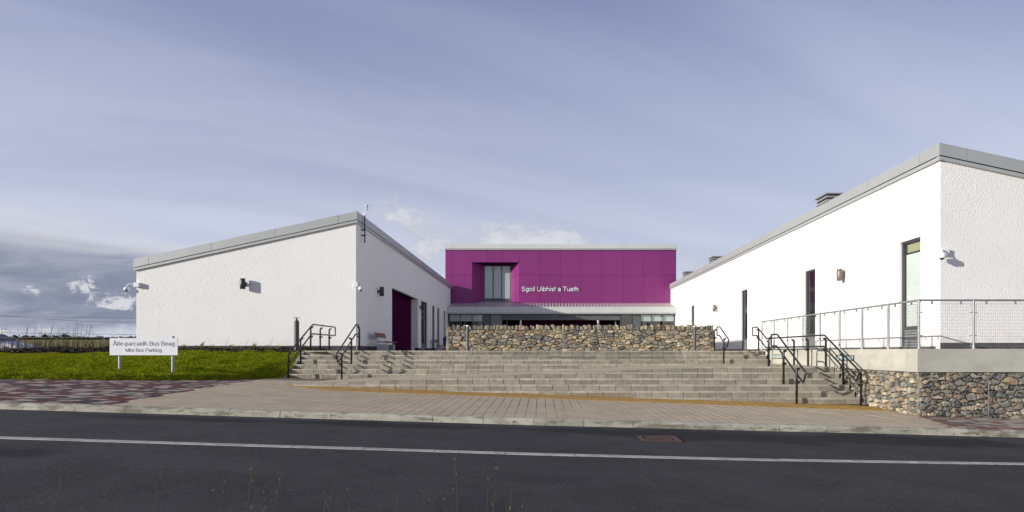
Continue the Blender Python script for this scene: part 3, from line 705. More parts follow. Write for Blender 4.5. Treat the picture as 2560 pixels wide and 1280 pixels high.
# ================================================================== GRASS BANK AND MULCH BED
YM = 23.9
def mulch_front(x): return YM + 0.15 * math.sin(x * 1.7) + 0.1 * math.sin(x * 4.1) - (0.9 if x > -9.6 else 0.0) * max(0, min(1, (x + 9.6)))
def bank_z(x, y):
    ye, ym = grass_y(x), mulch_front(x); g = pave_z(x, ye) - .01
    t = max(0.0, min(1.0, (y - ye) / (ym - ye)))
    s = 0.14 * min(1, t / .03) + 0.86 * (t * (0.75 + 0.25 * t))
    top = 0.0 - 0.03 * math.sin(x * .6)
    z = g + (top - g) * max(0, min(1, s)) * 1.0
    if x > -9.6:
        w = (x + 9.6) / .8; zs = PLAZA + .02 - max(0.0, (22.9 - y)) * RISER / TREAD
        z = z * (1 - w) + min(z + .12, max(g, zs)) * w if y < 23.2 else z * (1 - w) + 0.05 * w
    return z + (0.02 * math.sin(x * 2.3 + y * 1.1) + .006 * math.sin(x * 7.1 + 1.3 * math.sin(y * 5.3)) + .006 * math.sin(y * 8.7 + x * 3.1)) * min(1, t * 6)
m = MB(); XS = [-45, -35, -28, -24] + list(np.arange(-21, -8.75, 0.3)) + [-8.76]; NYB = 18
vs = [];
for x in XS:
    ye, ym = grass_y(x), mulch_front(x) + .12
    for j in range(NYB):
        t = j / (NYB - 1); t = t ** 1.15; y = ye + (ym - ye) * t; vs.append((x, y, bank_z(x, y) if j else pave_z(x, ye) - .03))
m.add(vs, [(i * NYB + j, (i + 1) * NYB + j, (i + 1) * NYB + j + 1, i * NYB + j + 1) for i in range(len(XS) - 1) for j in range(NYB - 1)])
struct(m.build('grass_bank', 'turf', smooth=True))
def mulch_z(x, y):
    t = (y - mulch_front(x)) / (26.55 - mulch_front(x)); return -0.02 + 0.20 * max(0, min(1, t)) + .025 * math.sin(3.1 * x + 2 * y)
m = MB(); vs = []; XM = [-45, -35, -28, -24] + list(np.arange(-21, -7.9, 0.4)) + [-7.9]; nm = 8
for x in XM:
    y0 = mulch_front(x) - .1
    y1 = 27.5 if x < -17.5 else 26.6
    for j in range(nm): y = y0 + (y1 - y0) * j / (nm - 1); vs.append((x, y, (mulch_z(x, y) if x < -9.2 else min(mulch_z(x, y), PLAZA - .01 + max(0, -8.7 - x) * .25))))
m.add(vs, [(i * nm + j, (i + 1) * nm + j, (i + 1) * nm + j + 1, i * nm + j + 1) for i in range(len(XM) - 1) for j in range(nm - 1)])
struct(m.build('mulch_bed', 'soil', smooth=True))
# bark chips
V = []; F = []
for i in range(9000):
    x = random.uniform(-21.5, -8.75); y = mulch_front(x) - .12 + abs(random.gauss(0, 1)) * 1.1
    if random.random() < .35: y = random.uniform(mulch_front(x) - .1, 26.5)
    if y > 26.5 and x > -17.5 or y > 27.4: continue
    L = random.uniform(.03, .085); w = random.uniform(.012, .03); a = random.uniform(0, math.pi); tz = random.uniform(-.5, .5)
    ux, uy, uz = math.cos(a) * L, math.sin(a) * L, tz * L; vx, vy = -math.sin(a) * w, math.cos(a) * w
    z = (mulch_z(x, y) if x < -9.0 else min(mulch_z(x, y), PLAZA)) + random.uniform(.005, .06); o = len(V); h = random.uniform(-.012, .012)
    V += [(x - ux - vx, y - uy - vy, z - uz), (x + ux - vx, y + uy - vy, z + uz), (x + ux + vx, y + uy + vy, z + uz + h), (x - ux + vx, y - uy + vy, z - uz + h)]
    F += [(o, o + 1, o + 2, o + 3)]
m = MB(); m.v = V; m.f = F; m.m = [0] * len(F)
o = m.build('bark_mulch', 'mulch_chip'); struct(o, 'stuff'); o['label'] = 'dark brown bark mulch along the foot of the left building'
# grass blades
V = []; F = []
NB = 130000
for i in range(NB):
    x = random.uniform(-17.5, -8.78); ye, ym = grass_y(x), mulch_front(x) + .05
    y = ye + (ym - ye) * (random.random() ** 1.1) + random.gauss(0, .015)
    z = bank_z(x, y) - .008; h = random.uniform(.03, .075) * (1 + .5 * math.sin(x * 5.3 + 2 * math.sin(y * 3.1)) * math.sin(y * 6.1 + x)) * (1.25 if y < ye + .25 else 1.0); a = random.uniform(0, 2 * math.pi); w = random.uniform(.004, .008)
    bx, by = random.gauss(.012, .02), random.gauss(0, .02); dx, dy = math.cos(a) * w, math.sin(a) * w; o = len(V)
    V += [(x - dx, y - dy, z), (x + dx, y + dy, z), (x + bx, y + by, z + h)]; F.append((o, o + 1, o + 2))
m = MB(); m.v = V; m.f = F; m.m = [0] * len(F)
o = m.build('grass', 'grass_blade'); struct(o, 'stuff'); o['label'] = 'short mown green grass on the bank'

# ================================================================== BUILDINGS
def wall_sheet(P, u0, u1, z0, ztop, openings, reveal, flip=False):
    """rendered wall with real openings: P(u, z, depth) -> point; openings (a, b, zlo, zhi); reveal = depth of the jambs"""
    us = sorted({u0, u1, *[o[0] for o in openings], *[o[1] for o in openings]})
    zs = sorted({z0, *[o[2] for o in openings], *[o[3] for o in openings]})
    m = MB()
    def q(a, b, c, d): m.quad(*((d, c, b, a) if flip else (a, b, c, d)))
    for a, b in zip(us[:-1], us[1:]):
        for i, za in enumerate(zs):
            um = (a + b) / 2
            if i + 1 < len(zs):
                zb = zs[i + 1]
                if any(o[0] <= um <= o[1] and o[2] <= (za + zb) / 2 <= o[3] for o in openings): continue
                q(P(a, za, 0), P(b, za, 0), P(b, zb, 0), P(a, zb, 0))
            else:
                q(P(a, za, 0), P(b, za, 0), P(b, ztop(b), 0), P(a, ztop(a), 0))
    for a, b, zl, zh in openings:
        q(P(a, zl, reveal), P(a, zl, 0), P(a, zh, 0), P(a, zh, reveal)); q(P(b, zl, 0), P(b, zl, reveal), P(b, zh, reveal), P(b, zh, 0))
        q(P(a, zh, 0), P(b, zh, 0), P(b, zh, reveal), P(a, zh, reveal)); q(P(a, zl, reveal), P(b, zl, reveal), P(b, zl, 0), P(a, zl, 0))
    return m

def bar_box(P, a, b, z0, z1, d0, d1):
    """box in a wall's own coordinates (along, up, depth)"""
    return MB().hexa([P(a, z0, d0), P(b, z0, d0), P(b, z0, d1), P(a, z0, d1), P(a, z1, d0), P(b, z1, d0), P(b, z1, d1), P(a, z1, d1)])

def window(bld, P, a, b, zl, zh, louvre=None, mullions=(), transoms=(), blind=None, depth=0.13, name='window', glassm=None, blindmat='blind', room=1.2):
    """frame, panes and what stands behind the glass, set `depth` into the wall"""
    fw = 0.06; m = MB()
    zb = louvre if louvre else zl
    for (p, q, r_, s) in ((a, a + fw, zl, zh), (b - fw, b, zl, zh)): m.v and None; t = bar_box(P, p, q, r_, s, depth - .05, depth + .03); m.add(t.v, t.f)
    for (r_, s) in ((zh - fw, zh), (zl, zl + fw)): t = bar_box(P, a + fw, b - fw, r_, s, depth - .048, depth + .028); m.add(t.v, t.f)
    if louvre: t = bar_box(P, a + fw, b - fw, zb - .03, zb + .03, depth - .046, depth + .026); m.add(t.v, t.f)
    for u in mullions: t = bar_box(P, u - .03, u + .03, zb + .03, zh - fw, depth - .044, depth + .024); m.add(t.v, t.f)
    for z_ in transoms: t = bar_box(P, a + fw, b - fw, z_ - .025, z_ + .025, depth - .042, depth + .022); m.add(t.v, t.f)
    f = m.build(name, 'frame_grey', bld)
    us = [a + fw, *mullions, b - fw]
    for p, q in zip(us[:-1], us[1:]):
        g = MB(); g.quad(P(p + .01, zb + .03, depth), P(q - .01, zb + .03, depth), P(q - .01, zh - fw, depth), P(p + .01, zh - fw, depth)); g.build('pane', glassm or GLASS, f)
    if louvre:
        n = max(3, int((louvre - zl) / .085))
        for i in range(n):
            z_ = zl + fw + (louvre - .03 - zl - fw) * (i + .1) / n; h = (louvre - .03 - zl - fw) / n * .85
            MB().hexa([P(a + fw, z_, depth - .03), P(b - fw, z_, depth - .03), P(b - fw, z_ + .01, depth - .02), P(a + fw, z_ + .01, depth - .02),
                       P(a + fw, z_ + h - .01, depth + .02), P(b - fw, z_ + h - .01, depth + .02), P(b - fw, z_ + h, depth + .03), P(a + fw, z_ + h, depth + .03)]).build('louvre', 'louvre_grey', f)
    m = MB()   # the room behind the glass
    A, B = a - .35, b + .35
    for pts in (((A, zl, room), (B, zl, room), (B, zh + .2, room), (A, zh + .2, room)), ((A, zl, depth + .035), (A, zl, room), (A, zh + .2, room), (A, zh + .2, depth + .035)),
                ((B, zl, room), (B, zl, depth + .035), (B, zh + .2, depth + .035), (B, zh + .2, room)), ((A, zl, depth + .035), (B, zl, depth + .035), (B, zl, room), (A, zl, room)),
                ((A, zh + .2, room), (B, zh + .2, room), (B, zh + .2, depth + .035), (A, zh + .2, depth + .035))):
        m.quad(*[P(*p) for p in pts])
    m.build('interior', 'interior', f)
    if blind:
        bl = MB(); bl.quad(P(a + fw, blind[0], depth + .07), P(b - fw, blind[0], depth + .07), P(b - fw, blind[1], depth + .07), P(a + fw, blind[1], depth + .07)); bl.build('blind', blindmat, f)
    return f

def fascia(bld, P, cuts, ztop, drop=0.35, trim=0.10, out=0.09):
    """metal fascia in separate panels, a dark shadow gap and a trim strip below; ztop(u) may slope"""
    for a, b in zip(cuts[:-1], cuts[1:]):
        g = .006
        MB().hexa([P(a + g, ztop(a) - drop, -out), P(b - g, ztop(b) - drop, -out), P(b - g, ztop(b) - drop, .05), P(a + g, ztop(a) - drop, .05),
                   P(a + g, ztop(a), -out), P(b - g, ztop(b), -out), P(b - g, ztop(b), .05), P(a + g, ztop(a), .05)]).build('fascia_panel', 'fascia_metal', bld)
    a, b = cuts[0], cuts[-1]
    for z0, z1, o, mt, nm in ((drop - .02, drop + .035, -out + .05, 'gap_black', 'shadow_gap'), (drop + .03, drop + .03 + trim, -out + .012, 'fascia_trim', 'fascia_trim'),
                              (.02, drop - .02, -out + .025, 'gap_black', 'fascia_backing')):
        MB().hexa([P(a, ztop(a) - z1, o), P(b, ztop(b) - z1, o), P(b, ztop(b) - z1, .045), P(a, ztop(a) - z1, .045),
                   P(a, ztop(a) - z0, o), P(b, ztop(b) - z0, o), P(b, ztop(b) - z0, .045), P(a, ztop(a) - z0, .045)]).build(nm, mt, bld)

RT, SLOPE = 6.04, 0.216      # ridge height of the wings and their roof pitch
# ---------------------------------------------------------------- left wing
LX, LY, LX0, LY1 = -7.93, 26.55, -17.4, 54.6
lb = thing('white_wing', 'white roughcast wing in shade on the court side, with a magenta entrance recess', 'building', (LX, LY, PLAZA))
PF = lambda u, z, d: (u, LY + d, z)
PC = lambda u, z, d: (LX - d, u, z)
ztF = lambda u: RT - SLOPE * (LX - u)
wall_sheet(PF, LX0, LX, 0.27, lambda u: ztF(u) - .42, [], 0).build('wall', 'roughcast', lb)
REC = (33.0, 40.0, 0.0, 3.44)
LW = [(41.1, 43.4), (45.4, 46.4), (47.6, 48.65), (50.8, 51.65)]
ops = [REC] + [(a, b, PLAZA + .02, 3.44) for a, b in LW]
wall_sheet(PC, LY, LY1, 0.0, lambda u: RT - .42, ops, 0.17).build('wall', 'roughcast', lb)
m = MB(); m.quad((LX0, LY1, 0), (LX0, LY, 0), (LX0, LY, ztF(LX0) - .42), (LX0, LY1, ztF(LX0) - .42)); m.quad((LX, LY1, 0), (LX0, LY1, 0), (LX0, LY1, ztF(LX0) - .42), (LX, LY1, RT - .42))
m.build('wall', 'roughcast', lb)
# recess: magenta lining, white far jamb
m = MB(); d = 0.44; a, b, z0, z1 = REC
m.quad(PC(a, PLAZA, d), PC(b, PLAZA, d), PC(b, z1, d), PC(a, z1, d)); m.quad(PC(a, z1, .17), PC(b, z1, .17), PC(b, z1, d), PC(a, z1, d)); m.quad(PC(a, PLAZA, .17), PC(a, PLAZA, d), PC(a, z1, d), PC(a, z1, .17))
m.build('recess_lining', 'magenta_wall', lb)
m = MB(); m.quad(PC(b, PLAZA, .17), PC(b, PLAZA, d), PC(b, z1 - .002, d), PC(b, z1 - .002, .17)); m.build('jamb', 'roughcast', lb)
for i, (a, b) in enumerate(LW):
    window(lb, PC, a, b, PLAZA + .02, 3.44, louvre=0.62 if i == 0 else None, mullions=((a + b) / 2,) if i == 0 else (), transoms=(2.35,) if i == 0 else (), depth=.12, glassm=GLASS_DARK)
# plinth course: separate dark blocks along the front corner and the court side
x = LX0
while x < LX - .05:
    b = min(x + .45, LX); MB().box(x + .004, b - .004, LY + .012, LY + .2, -.2, 0.268).build('plinth_block', 'plinth', lb); x += .45
for a, b in ((LY + .2, 33.0), (40.0, 41.1), (43.4, 45.4), (46.4, 47.6), (48.65, 50.8), (51.65, 52.6)):
    bar_box(PC, a, b, -.05, 0.27, -.004, .2).build('plinth', 'plinth', lb)
pxx = lambda p: (p - VPX) / 58.0
fascia(lb, PF, [LX0 - .06, pxx(375), pxx(531), pxx(690), pxx(848), LX + .085], ztF)
fascia(lb, lambda u, z, d: (LX - d, u, z), [LY - .085] + [LY + .7 + 2.9 * i for i in range(0, 10)] + [LY1], lambda u: RT)
m = MB(); m.quad((LX0 - .1, LY - .05, ztF(LX0 - .1) - .03), (LX + .05, LY - .05, RT - .03), (LX + .05, LY1, RT - .03), (LX0 - .1, LY1, ztF(LX0 - .1) - .03)); m.build('roof', 'roof_metal', lb)
m = MB(); m.hexa([(LX0 - .12, LY, ztF(LX0) - .45), (LX0, LY, ztF(LX0) - .45), (LX0, LY1, ztF(LX0) - .45), (LX0 - .12, LY1, ztF(LX0) - .45), (LX0 - .12, LY, ztF(LX0) - .04), (LX0, LY, ztF(LX0) - .04), (LX0, LY1, ztF(LX0) - .04), (LX0 - .12, LY1, ztF(LX0) - .04)]); m.build('eaves_fascia', 'fascia_metal', lb)

# ---------------------------------------------------------------- right wing
RX, RY, RY1, RX1 = 11.63, 17.9, 54.8, 24.0
rb = thing('white_wing', 'sunlit white wing with four tall narrow windows and roof vents', 'building', (RX, RY, PLAZA))
QF = lambda u, z, d: (u, RY + d, z)
QC = lambda u, z, d: (RX + d, u, z)
ztR = lambda u: RT - SLOPE * (u - RX)
wall_sheet(QF, RX, RX1, 0.27, lambda u: ztR(u) - .42, [], 0).build('wall', 'roughcast', rb)
RWIN = [(18.83, 19.92), (26.03, 27.1), (34.55, 35.62), (46.4, 47.42)]
wall_sheet(QC, RY, RY1, 0.0, lambda u: RT - .42, [(a, b, PLAZA + .03, 3.53) for a, b in RWIN], 0.17, flip=True).build('wall', 'roughcast', rb)
m = MB(); m.quad((RX1, RY, 0), (RX1, RY1, 0), (RX1, RY1, ztR(RX1) - .42), (RX1, RY, ztR(RX1) - .42)); m.quad((RX, RY1, 0), (RX1, RY1, 0), (RX1, RY1, ztR(RX1) - .42), (RX, RY1, RT - .42)); m.build('wall', 'roughcast', rb)
for i, (a, b) in enumerate(RWIN):
    w = window(rb, QC, a, b, PLAZA + .03, 3.53, louvre=0.75 if i < 3 else None, depth=.12, blind=(0.82, 3.12) if i == 0 else None, blindmat='blind_pale', room=1.6)
    if i == 0: bl = MB(); bl.quad(QC(a + .1, 3.18, .2), QC(b - .1, 3.18, .2), QC(b - .1, 3.44, .2), QC(a + .1, 3.44, .2)); bl.build('card', 'yellow_card', w)
for a, b in ((RY + .2, 18.83), (19.92, 26.03), (27.1, 34.55), (35.62, 46.4), (47.42, 52.6)):
    bar_box(QC, a, b, -.05, 0.16, -.004, .2).build('plinth', 'plinth', rb)
x = RX
while x < 17:
    MB().box(x + .004, x + .446, RY + .012, RY + .2, -.05, 0.268).build('plinth_block', 'plinth', rb); x += .45
fascia(rb, QF, [RX - .085, RX + .72, RX + 3.6, RX + 6.5, RX + 9.4, RX1], ztR)
fascia(rb, QC, [RY - .085] + [18.72 + 3.0 * i for i in range(0, 13)][:12] + [RY1], lambda u: RT)
m = MB(); m.quad((RX - .05, RY - .05, RT - .03), (RX1 + .1, RY - .05, ztR(RX1 + .1) - .03), (RX1 + .1, RY1, ztR(RX1 + .1) - .03), (RX - .05, RY1, RT - .03)); roof = m.build('roof', 'roof_metal', rb)
for (vx, vy) in ((12.55, 26.4), (12.55, 43.5), (12.55, 51.6)):
    m = MB(); w2, h0 = 0.5, 5.5
    m.box(vx - w2 + .05, vx + w2 - .05, vy - w2 + .05, vy + w2 - .05, h0, 6.62, 1)
    for i in range(4):
        z_ = 6.02 + i * .16
        m.hexa([(vx - w2, vy - w2, z_), (vx + w2, vy - w2, z_), (vx + w2, vy + w2, z_), (vx - w2, vy + w2, z_), (vx - w2 + .05, vy - w2 + .05, z_ + .11), (vx + w2 - .05, vy - w2 + .05, z_ + .11), (vx + w2 - .05, vy + w2 - .05, z_ + .11), (vx - w2 + .05, vy + w2 - .05, z_ + .11)])
    m.hexa([(vx - w2 - .05, vy - w2 - .05, 6.64), (vx + w2 + .05, vy - w2 - .05, 6.64), (vx + w2 + .05, vy + w2 + .05, 6.64), (vx - w2 - .05, vy + w2 + .05, 6.64), (vx - w2 - .02, vy - w2 - .02, 6.70), (vx + w2 + .02, vy - w2 - .02, 6.70), (vx + w2 + .02, vy + w2 + .02, 6.70), (vx - w2 - .02, vy + w2 + .02, 6.70)])
    m.build('roof_vent', ['louvre_grey', 'gap_black'], roof)

# ---------------------------------------------------------------- magenta hall across the end of the court
HY, HS = 54.8, 28.1
hx = lambda zx: (1080 + zx / 4 - VPX) / HS
hz = lambda zy: (VPY - (580 + zy / 4)) / HS
hall = thing('magenta_hall', 'tall hall clad in magenta panels with a deep window recess and low front roof', 'building', (2, HY, PLAZA))
HXL, HXR = hx(133), hx(2443)
PT, PJ, PB = hz(182), hz(432), hz(716)
cols_ = [133, 197, 401, 872, 1077, 1284, 1490, 1698, 1905, 2113, 2321, 2443]
def panel(a, b, z0, z1):
    g = .008; m = MB()
    m.hexa([(a + g, HY, z0 + g), (b - g, HY, z0 + g), (b - g, HY + .05, z0 + g), (a + g, HY + .05, z0 + g), (a + g, HY, z1 - g), (b - g, HY, z1 - g), (b - g, HY + .05, z1 - g), (a + g, HY + .05, z1 - g)])
    o = m.build('cladding_panel', 'magenta_panel', hall); o.rotation_euler = (0, 0, 0); return o
RTOP = hz(304)
for a, b in zip(cols_[:-1], cols_[1:]):
    if a == 401: continue
    panel(hx(a), hx(b), PJ, PT); panel(hx(a), hx(b), PB - .3, PJ)
for a, b in ((401, 550), (550, 710), (710, 872)): panel(hx(a), hx(b), RTOP, PT)
m = MB()
xa, xb = hx(401), hx(872)
m.quad((HXL, HY + .035, 0), (xa, HY + .035, 0), (xa, HY + .035, PT), (HXL, HY + .035, PT)); m.quad((xb, HY + .035, 0), (HXR, HY + .035, 0), (HXR, HY + .035, PT), (xb, HY + .035, PT)); m.quad((xa, HY + .035, RTOP), (xb, HY + .035, RTOP), (xb, HY + .035, PT), (xa, HY + .035, PT))
m.quad((HXL + .01, HY + .04, 0), (HXL + .01, HY + 14, 0), (HXL + .01, HY + 14, PT), (HXL + .01, HY + .04, PT)); m.quad((HXR - .01, HY + 14, 0), (HXR - .01, HY + .04, 0), (HXR - .01, HY + .04, PT), (HXR - .01, HY + 14, PT))
m.quad((HXR, HY + 14, 0), (HXL, HY + 14, 0), (HXL, HY + 14, PT), (HXR, HY + 14, PT)); m.quad((HXL, HY + .05, PT + .2), (HXR, HY + .05, PT + .2), (HXR, HY + 14, PT + .2), (HXL, HY + 14, PT + .2))
m.build('wall', 'magenta_wall', hall)
# splayed recess lining
D = 1.2; bs = 1540 / (HY + D); bxl, bxr = (1210 - VPX) / bs, (1277 - VPX) / bs; bzt = (VPY - 664) / bs
m = MB()
m.quad((xa, HY + .01, 3.5), (bxl, HY + D, 3.5), (bxl, HY + D, bzt), (xa, HY + .01, RTOP)); m.build('recess_cheek', 'magenta_panel', hall)
mid = .42
for t0, t1, za, zb in ((0, mid, 3.5, PJ), (mid, 1, 3.5, PJ), (0, mid, PJ, None), (mid, 1, PJ, None)):
    f0, f1 = t0 + .006, t1 - .006
    X = lambda t: xb + (bxr - xb) * t; Y = lambda t: HY + .01 + (D - .01) * t; ZT = lambda t: RTOP + (bzt - RTOP) * t
    m = MB(); m.quad((X(f1), Y(f1), za + .01), (X(f0), Y(f0), za + .01), (X(f0), Y(f0), (zb - .006) if zb else ZT(f0)), (X(f1), Y(f1), (zb - .006) if zb else ZT(f1))); m.build('recess_panel', 'magenta_panel', hall)
m = MB(); m.quad((xb + .02, HY + .03, 3.4), (bxr + .02, HY + D + .03, 3.4), (bxr + .02, HY + D + .03, bzt), (xb + .02, HY + .03, RTOP)); m.build('recess_backing', 'gap_black', hall)
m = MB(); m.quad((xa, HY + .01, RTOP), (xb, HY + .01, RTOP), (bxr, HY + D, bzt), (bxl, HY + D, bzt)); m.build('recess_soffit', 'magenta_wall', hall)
PW = lambda u, z, d: (u, HY + D + d, z)
zb0 = (VPY - 747) / bs
wd = (bxr - bxl - .12) / 3
wf = window(hall, PW, bxl, bxr, 4.3, bzt, mullions=(bxl + .06 + wd, bxl + .06 + 2 * wd), louvre=zb0, depth=.05, blind=(zb0 + .03, bzt - .06), blindmat='blind', room=1.5, glassm=GLASS)
# roof edge
fz0, fz1 = hz(178), hz(124)
fc = [127, 205, 365, 695, 1027, 1360, 1695, 2030, 2367, 2446]
for a, b in zip(fc[:-1], fc[1:]): MB().box(hx(a) + .005, hx(b) - .005, HY - .12, HY + .3, fz0 + .10, fz1).build('fascia_panel', 'fascia_pale', hall)
MB().box(hx(130), hx(2444), HY - .10, HY + .3, fz0 - .02, fz0 + .085).build('fascia_trim', 'fascia_trim', hall)
MB().box(hx(130), hx(2444), HY - .08, HY + .3, fz0 + .05, fz1 - .02).build('fascia_backing', 'gap_black', hall)
# low front roof: standing seams, fascia, soffit
CY0 = 52.7; cs = 1540 / CY0; cx0, cx1 = LX + .01, RX - .01
cz0 = (VPY - 768) / cs; sl = (4.31 - cz0) / (HY - CY0)
cz = lambda y: cz0 + (y - CY0) * sl
front = MB()
front.quad((cx0, CY0, cz0), (cx1, CY0, cz0), (cx1, HY, cz(HY)), (cx0, HY, cz(HY))); front.quad((xa, HY, cz(HY)), (xb, HY, cz(HY)), (bxr, HY + D, cz(HY + D)), (bxl, HY + D, cz(HY + D)))
low = front.build('front_roof', 'canopy_metal', hall, weld=True)
x = cx0 + .18; i = 0
while x < cx1:
    yb_ = HY
    if xa < x < xb: yb_ = HY + D if bxl < x < bxr else HY + (D * (x - xa) / (bxl - xa) if x < bxl else D * (xb - x) / (xb - bxr))
    MB().hexa([(x - .06, CY0, cz0), (x + .06, CY0, cz0), (x + .06, yb_, cz(yb_)), (x - .06, yb_, cz(yb_)), (x - .045, CY0, cz0 + .06), (x + .045, CY0, cz0 + .06), (x + .045, yb_, cz(yb_) + .06), (x - .045, yb_, cz(yb_) + .06)]).build('seam', 'canopy_metal', low)
    x += .278
fz = (VPY - 782) / cs
jc = [162, 430, 755, 1085, 1475, 1820, 2170, 2436]
jx = [(1080 + q / 4 - VPX) / cs for q in jc]; jx[0], jx[-1] = cx0 + .006, cx1 - .006
for a, b in zip(jx[:-1], jx[1:]): MB().box(a + .005, b - .005, CY0 - .06, CY0 + .1, fz + .0, cz0 + .03).build('fascia_panel', 'fascia_pale', hall)
MB().box(cx0 + .006, cx1 - .006, CY0 - .045, CY0 + .1, fz - .10, fz - .015).build('fascia_trim', 'fascia_trim', hall)
MB().box(cx0 + .006, cx1 - .006, CY0 - .02, CY0 + .11, fz - .05, cz0 - .02).build('fascia_backing', 'gap_black', hall)
GY0 = CY0 + .22; gs = 1540 / GY0
m = MB(); m.quad((cx0, CY0, fz - .09), (cx1, CY0, fz - .09), (cx1, HY + 2.2, fz - .09), (cx0, HY + 2.2, fz - .09)); m.build('soffit', 'panel_grey', hall)
gx_ = lambda q: (1080 + q / 4 - VPX) / gs
PG = lambda u, z, d: (u, GY0 + d, z)
ztop_ = fz - .10
for a, b, mull in ((168, 512, (285, 400)), (580, 706, ()), (1880, 2004, ()), (2082, 2428, (2195, 2310))):
    window(hall, PG, max(gx_(a), cx0 + .03), min(gx_(b), cx1 - .03), PLAZA + .01, ztop_, mullions=[gx_(q) for q in mull], depth=.03, blind=(2.65, ztop_ - .06) if a in (168, 2082) else None, room=2.0, glassm=GLASS, blindmat='blind')
for a, b in ((512, 580), (2004, 2082)): MB().box(gx_(a), gx_(b), GY0 + .01, GY0 + .1, PLAZA, ztop_).build('grey_panel', 'panel_grey', hall)
bz = (VPY - 800) / gs
MB().box(gx_(706) + .002, gx_(1880) - .002, GY0 + .0, GY0 + .25, bz, ztop_).build('entrance_beam', 'panel_grey', hall)
m = MB(); xe0, xe1 = gx_(706), gx_(1880)
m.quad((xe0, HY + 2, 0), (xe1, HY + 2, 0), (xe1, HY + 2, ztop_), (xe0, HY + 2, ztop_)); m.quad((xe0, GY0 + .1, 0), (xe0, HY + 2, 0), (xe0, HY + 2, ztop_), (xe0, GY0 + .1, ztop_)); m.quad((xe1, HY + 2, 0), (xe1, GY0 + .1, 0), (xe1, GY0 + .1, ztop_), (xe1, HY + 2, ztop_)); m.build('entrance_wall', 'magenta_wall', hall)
for q in (885, 1662): MB().lathe([(.09, PLAZA), (.09, bz + .01)], ((1080 + q / 4 - VPX) / gs, GY0 + .12, 0), 12).build('column', 'steel', hall, smooth=40)
MB().box(.25, .72, HY + 1.93, HY + 1.99, 2.28, 2.4).build('door_plate', 'steel', hall)

# school name in raised letters on the magenta cladding
nm = thing('school_name_lettering', 'raised white letters reading Sgoil Uibhist a Tuath on the magenta cladding', 'lettering', (hx(897), HY, hz(592)))
letters('Sgoil Uibhist a Tuath', hx(897), hx(1465), HY - .015, hz(592), 0.045, 'letter_white', nm)

# ---------------------------------------------------------------- terrace, retaining wall and gabions on the right
TX, TY, TZ = 8.8, 14.36, 0.075
TB = -0.47
tr = thing('retaining_wall', 'pale cast concrete retaining wall carrying the mesh railing on the right', 'wall', (TX, TY, TB))
m = MB(); c = .015
m.hexa([(TX, TY, TB), (16, TY, TB), (16, 17.8, TB), (TX, 24.9, TB), (TX + c, TY + c, TZ), (16, TY + c, TZ), (16, 17.8, TZ), (TX + c, 24.9, TZ)])
m.build('cast_wall', 'concrete', tr)
m = MB(); m.quad((TX, 18.3, TB + .05), (TX, 24.9, TB + .05), (TX, 24.9, -1.0), (TX, 18.3, -1.0)); m.build('footing', 'concrete', tr)
m = MB(); m.quad((TX + .35, TY + .35, TZ + .004), (16, TY + .35, TZ + .004), (16, 17.88, TZ + .004), (TX + .35, 25.5, TZ + .004)); m.quad((TX + .35, 25.5, TZ + .004), (16, 17.88, TZ + .004), (16, 18.2, TZ + .004), (RX, 40, TZ - .02))
struct(m.build('terrace', 'brown_paver_far'))
for i, (ya, yb_) in enumerate(((17.26, 18.3), (22.35, 23.35))):
    t = thing('step_light', ('long flush step light with pale green lens in the concrete wall beside the lower handrail', 'long flush step light with pale green lens in the concrete wall near the upper steps')[i], 'light', (TX, (ya + yb_) / 2, -.22), 'step lights in the concrete wall')
    m = MB()
    for (p, q, r_, s) in ((ya, yb_, -.245, -.225), (ya, yb_, -.115, -.095)): m.box(TX - .012, TX + .02, p, q, r_, s)
    for p in (ya, yb_ - .03): m.box(TX - .012, TX + .02, p, p + .03, -.225, -.115)
    m.build('frame', 'lamp_dark', t); MB().box(TX - .006, TX + .02, ya + .03, yb_ - .03, -.225, -.115).build('lens', 'lens_green', t)

def clip(poly, nx_, ny_, c):
    out = []
    for i in range(len(poly)):
        p, q = poly[i], poly[(i + 1) % len(poly)]; dp, dq = p[0] * nx_ + p[1] * ny_ - c, q[0] * nx_ + q[1] * ny_ - c
        if dp <= 0: out.append(p)
        if dp * dq < 0: t = dp / (dp - dq); out.append((p[0] + (q[0] - p[0]) * t, p[1] + (q[1] - p[1]) * t))
    return out
def rubble(w, h, rmin, rmax, aniso, rs, tries=9000, power=1.6):
    """irregular fitted stones over a w x h rectangle: cells round unevenly spread seeds"""
    pts = []
    for _ in range(tries):
        x, y = rs.uniform(0, w), rs.uniform(0, h); r_ = rmin + (rmax - rmin) * rs.random() ** power
        if all(((x - a) ** 2 + ((y - b) * aniso) ** 2) > (max(r_, s) * .5 + min(r_, s) * .5) ** 2 for a, b, s in pts): pts.append((x, y, r_))
    cells = []
    for i, (x, y, r_) in enumerate(pts):
        poly = [(0, 0), (w, 0), (w, h), (0, h)]
        near = sorted((((a - x) ** 2 + ((b - y) * aniso) ** 2), a, b, s) for j, (a, b, s) in enumerate(pts) if j != i)[:22]
        for d2, a, b, s in near:
            A, B = a - x, (b - y) * aniso * aniso
            wgt = 0.5 + 0.22 * (r_ - s) / (r_ + s)
            mx, my = x + (a - x) * wgt, y + (b - y) * wgt
            poly = clip(poly, A, B, A * mx + B * my)
            if len(poly) < 3: break
        if len(poly) >= 3: cells.append(poly)
    return cells
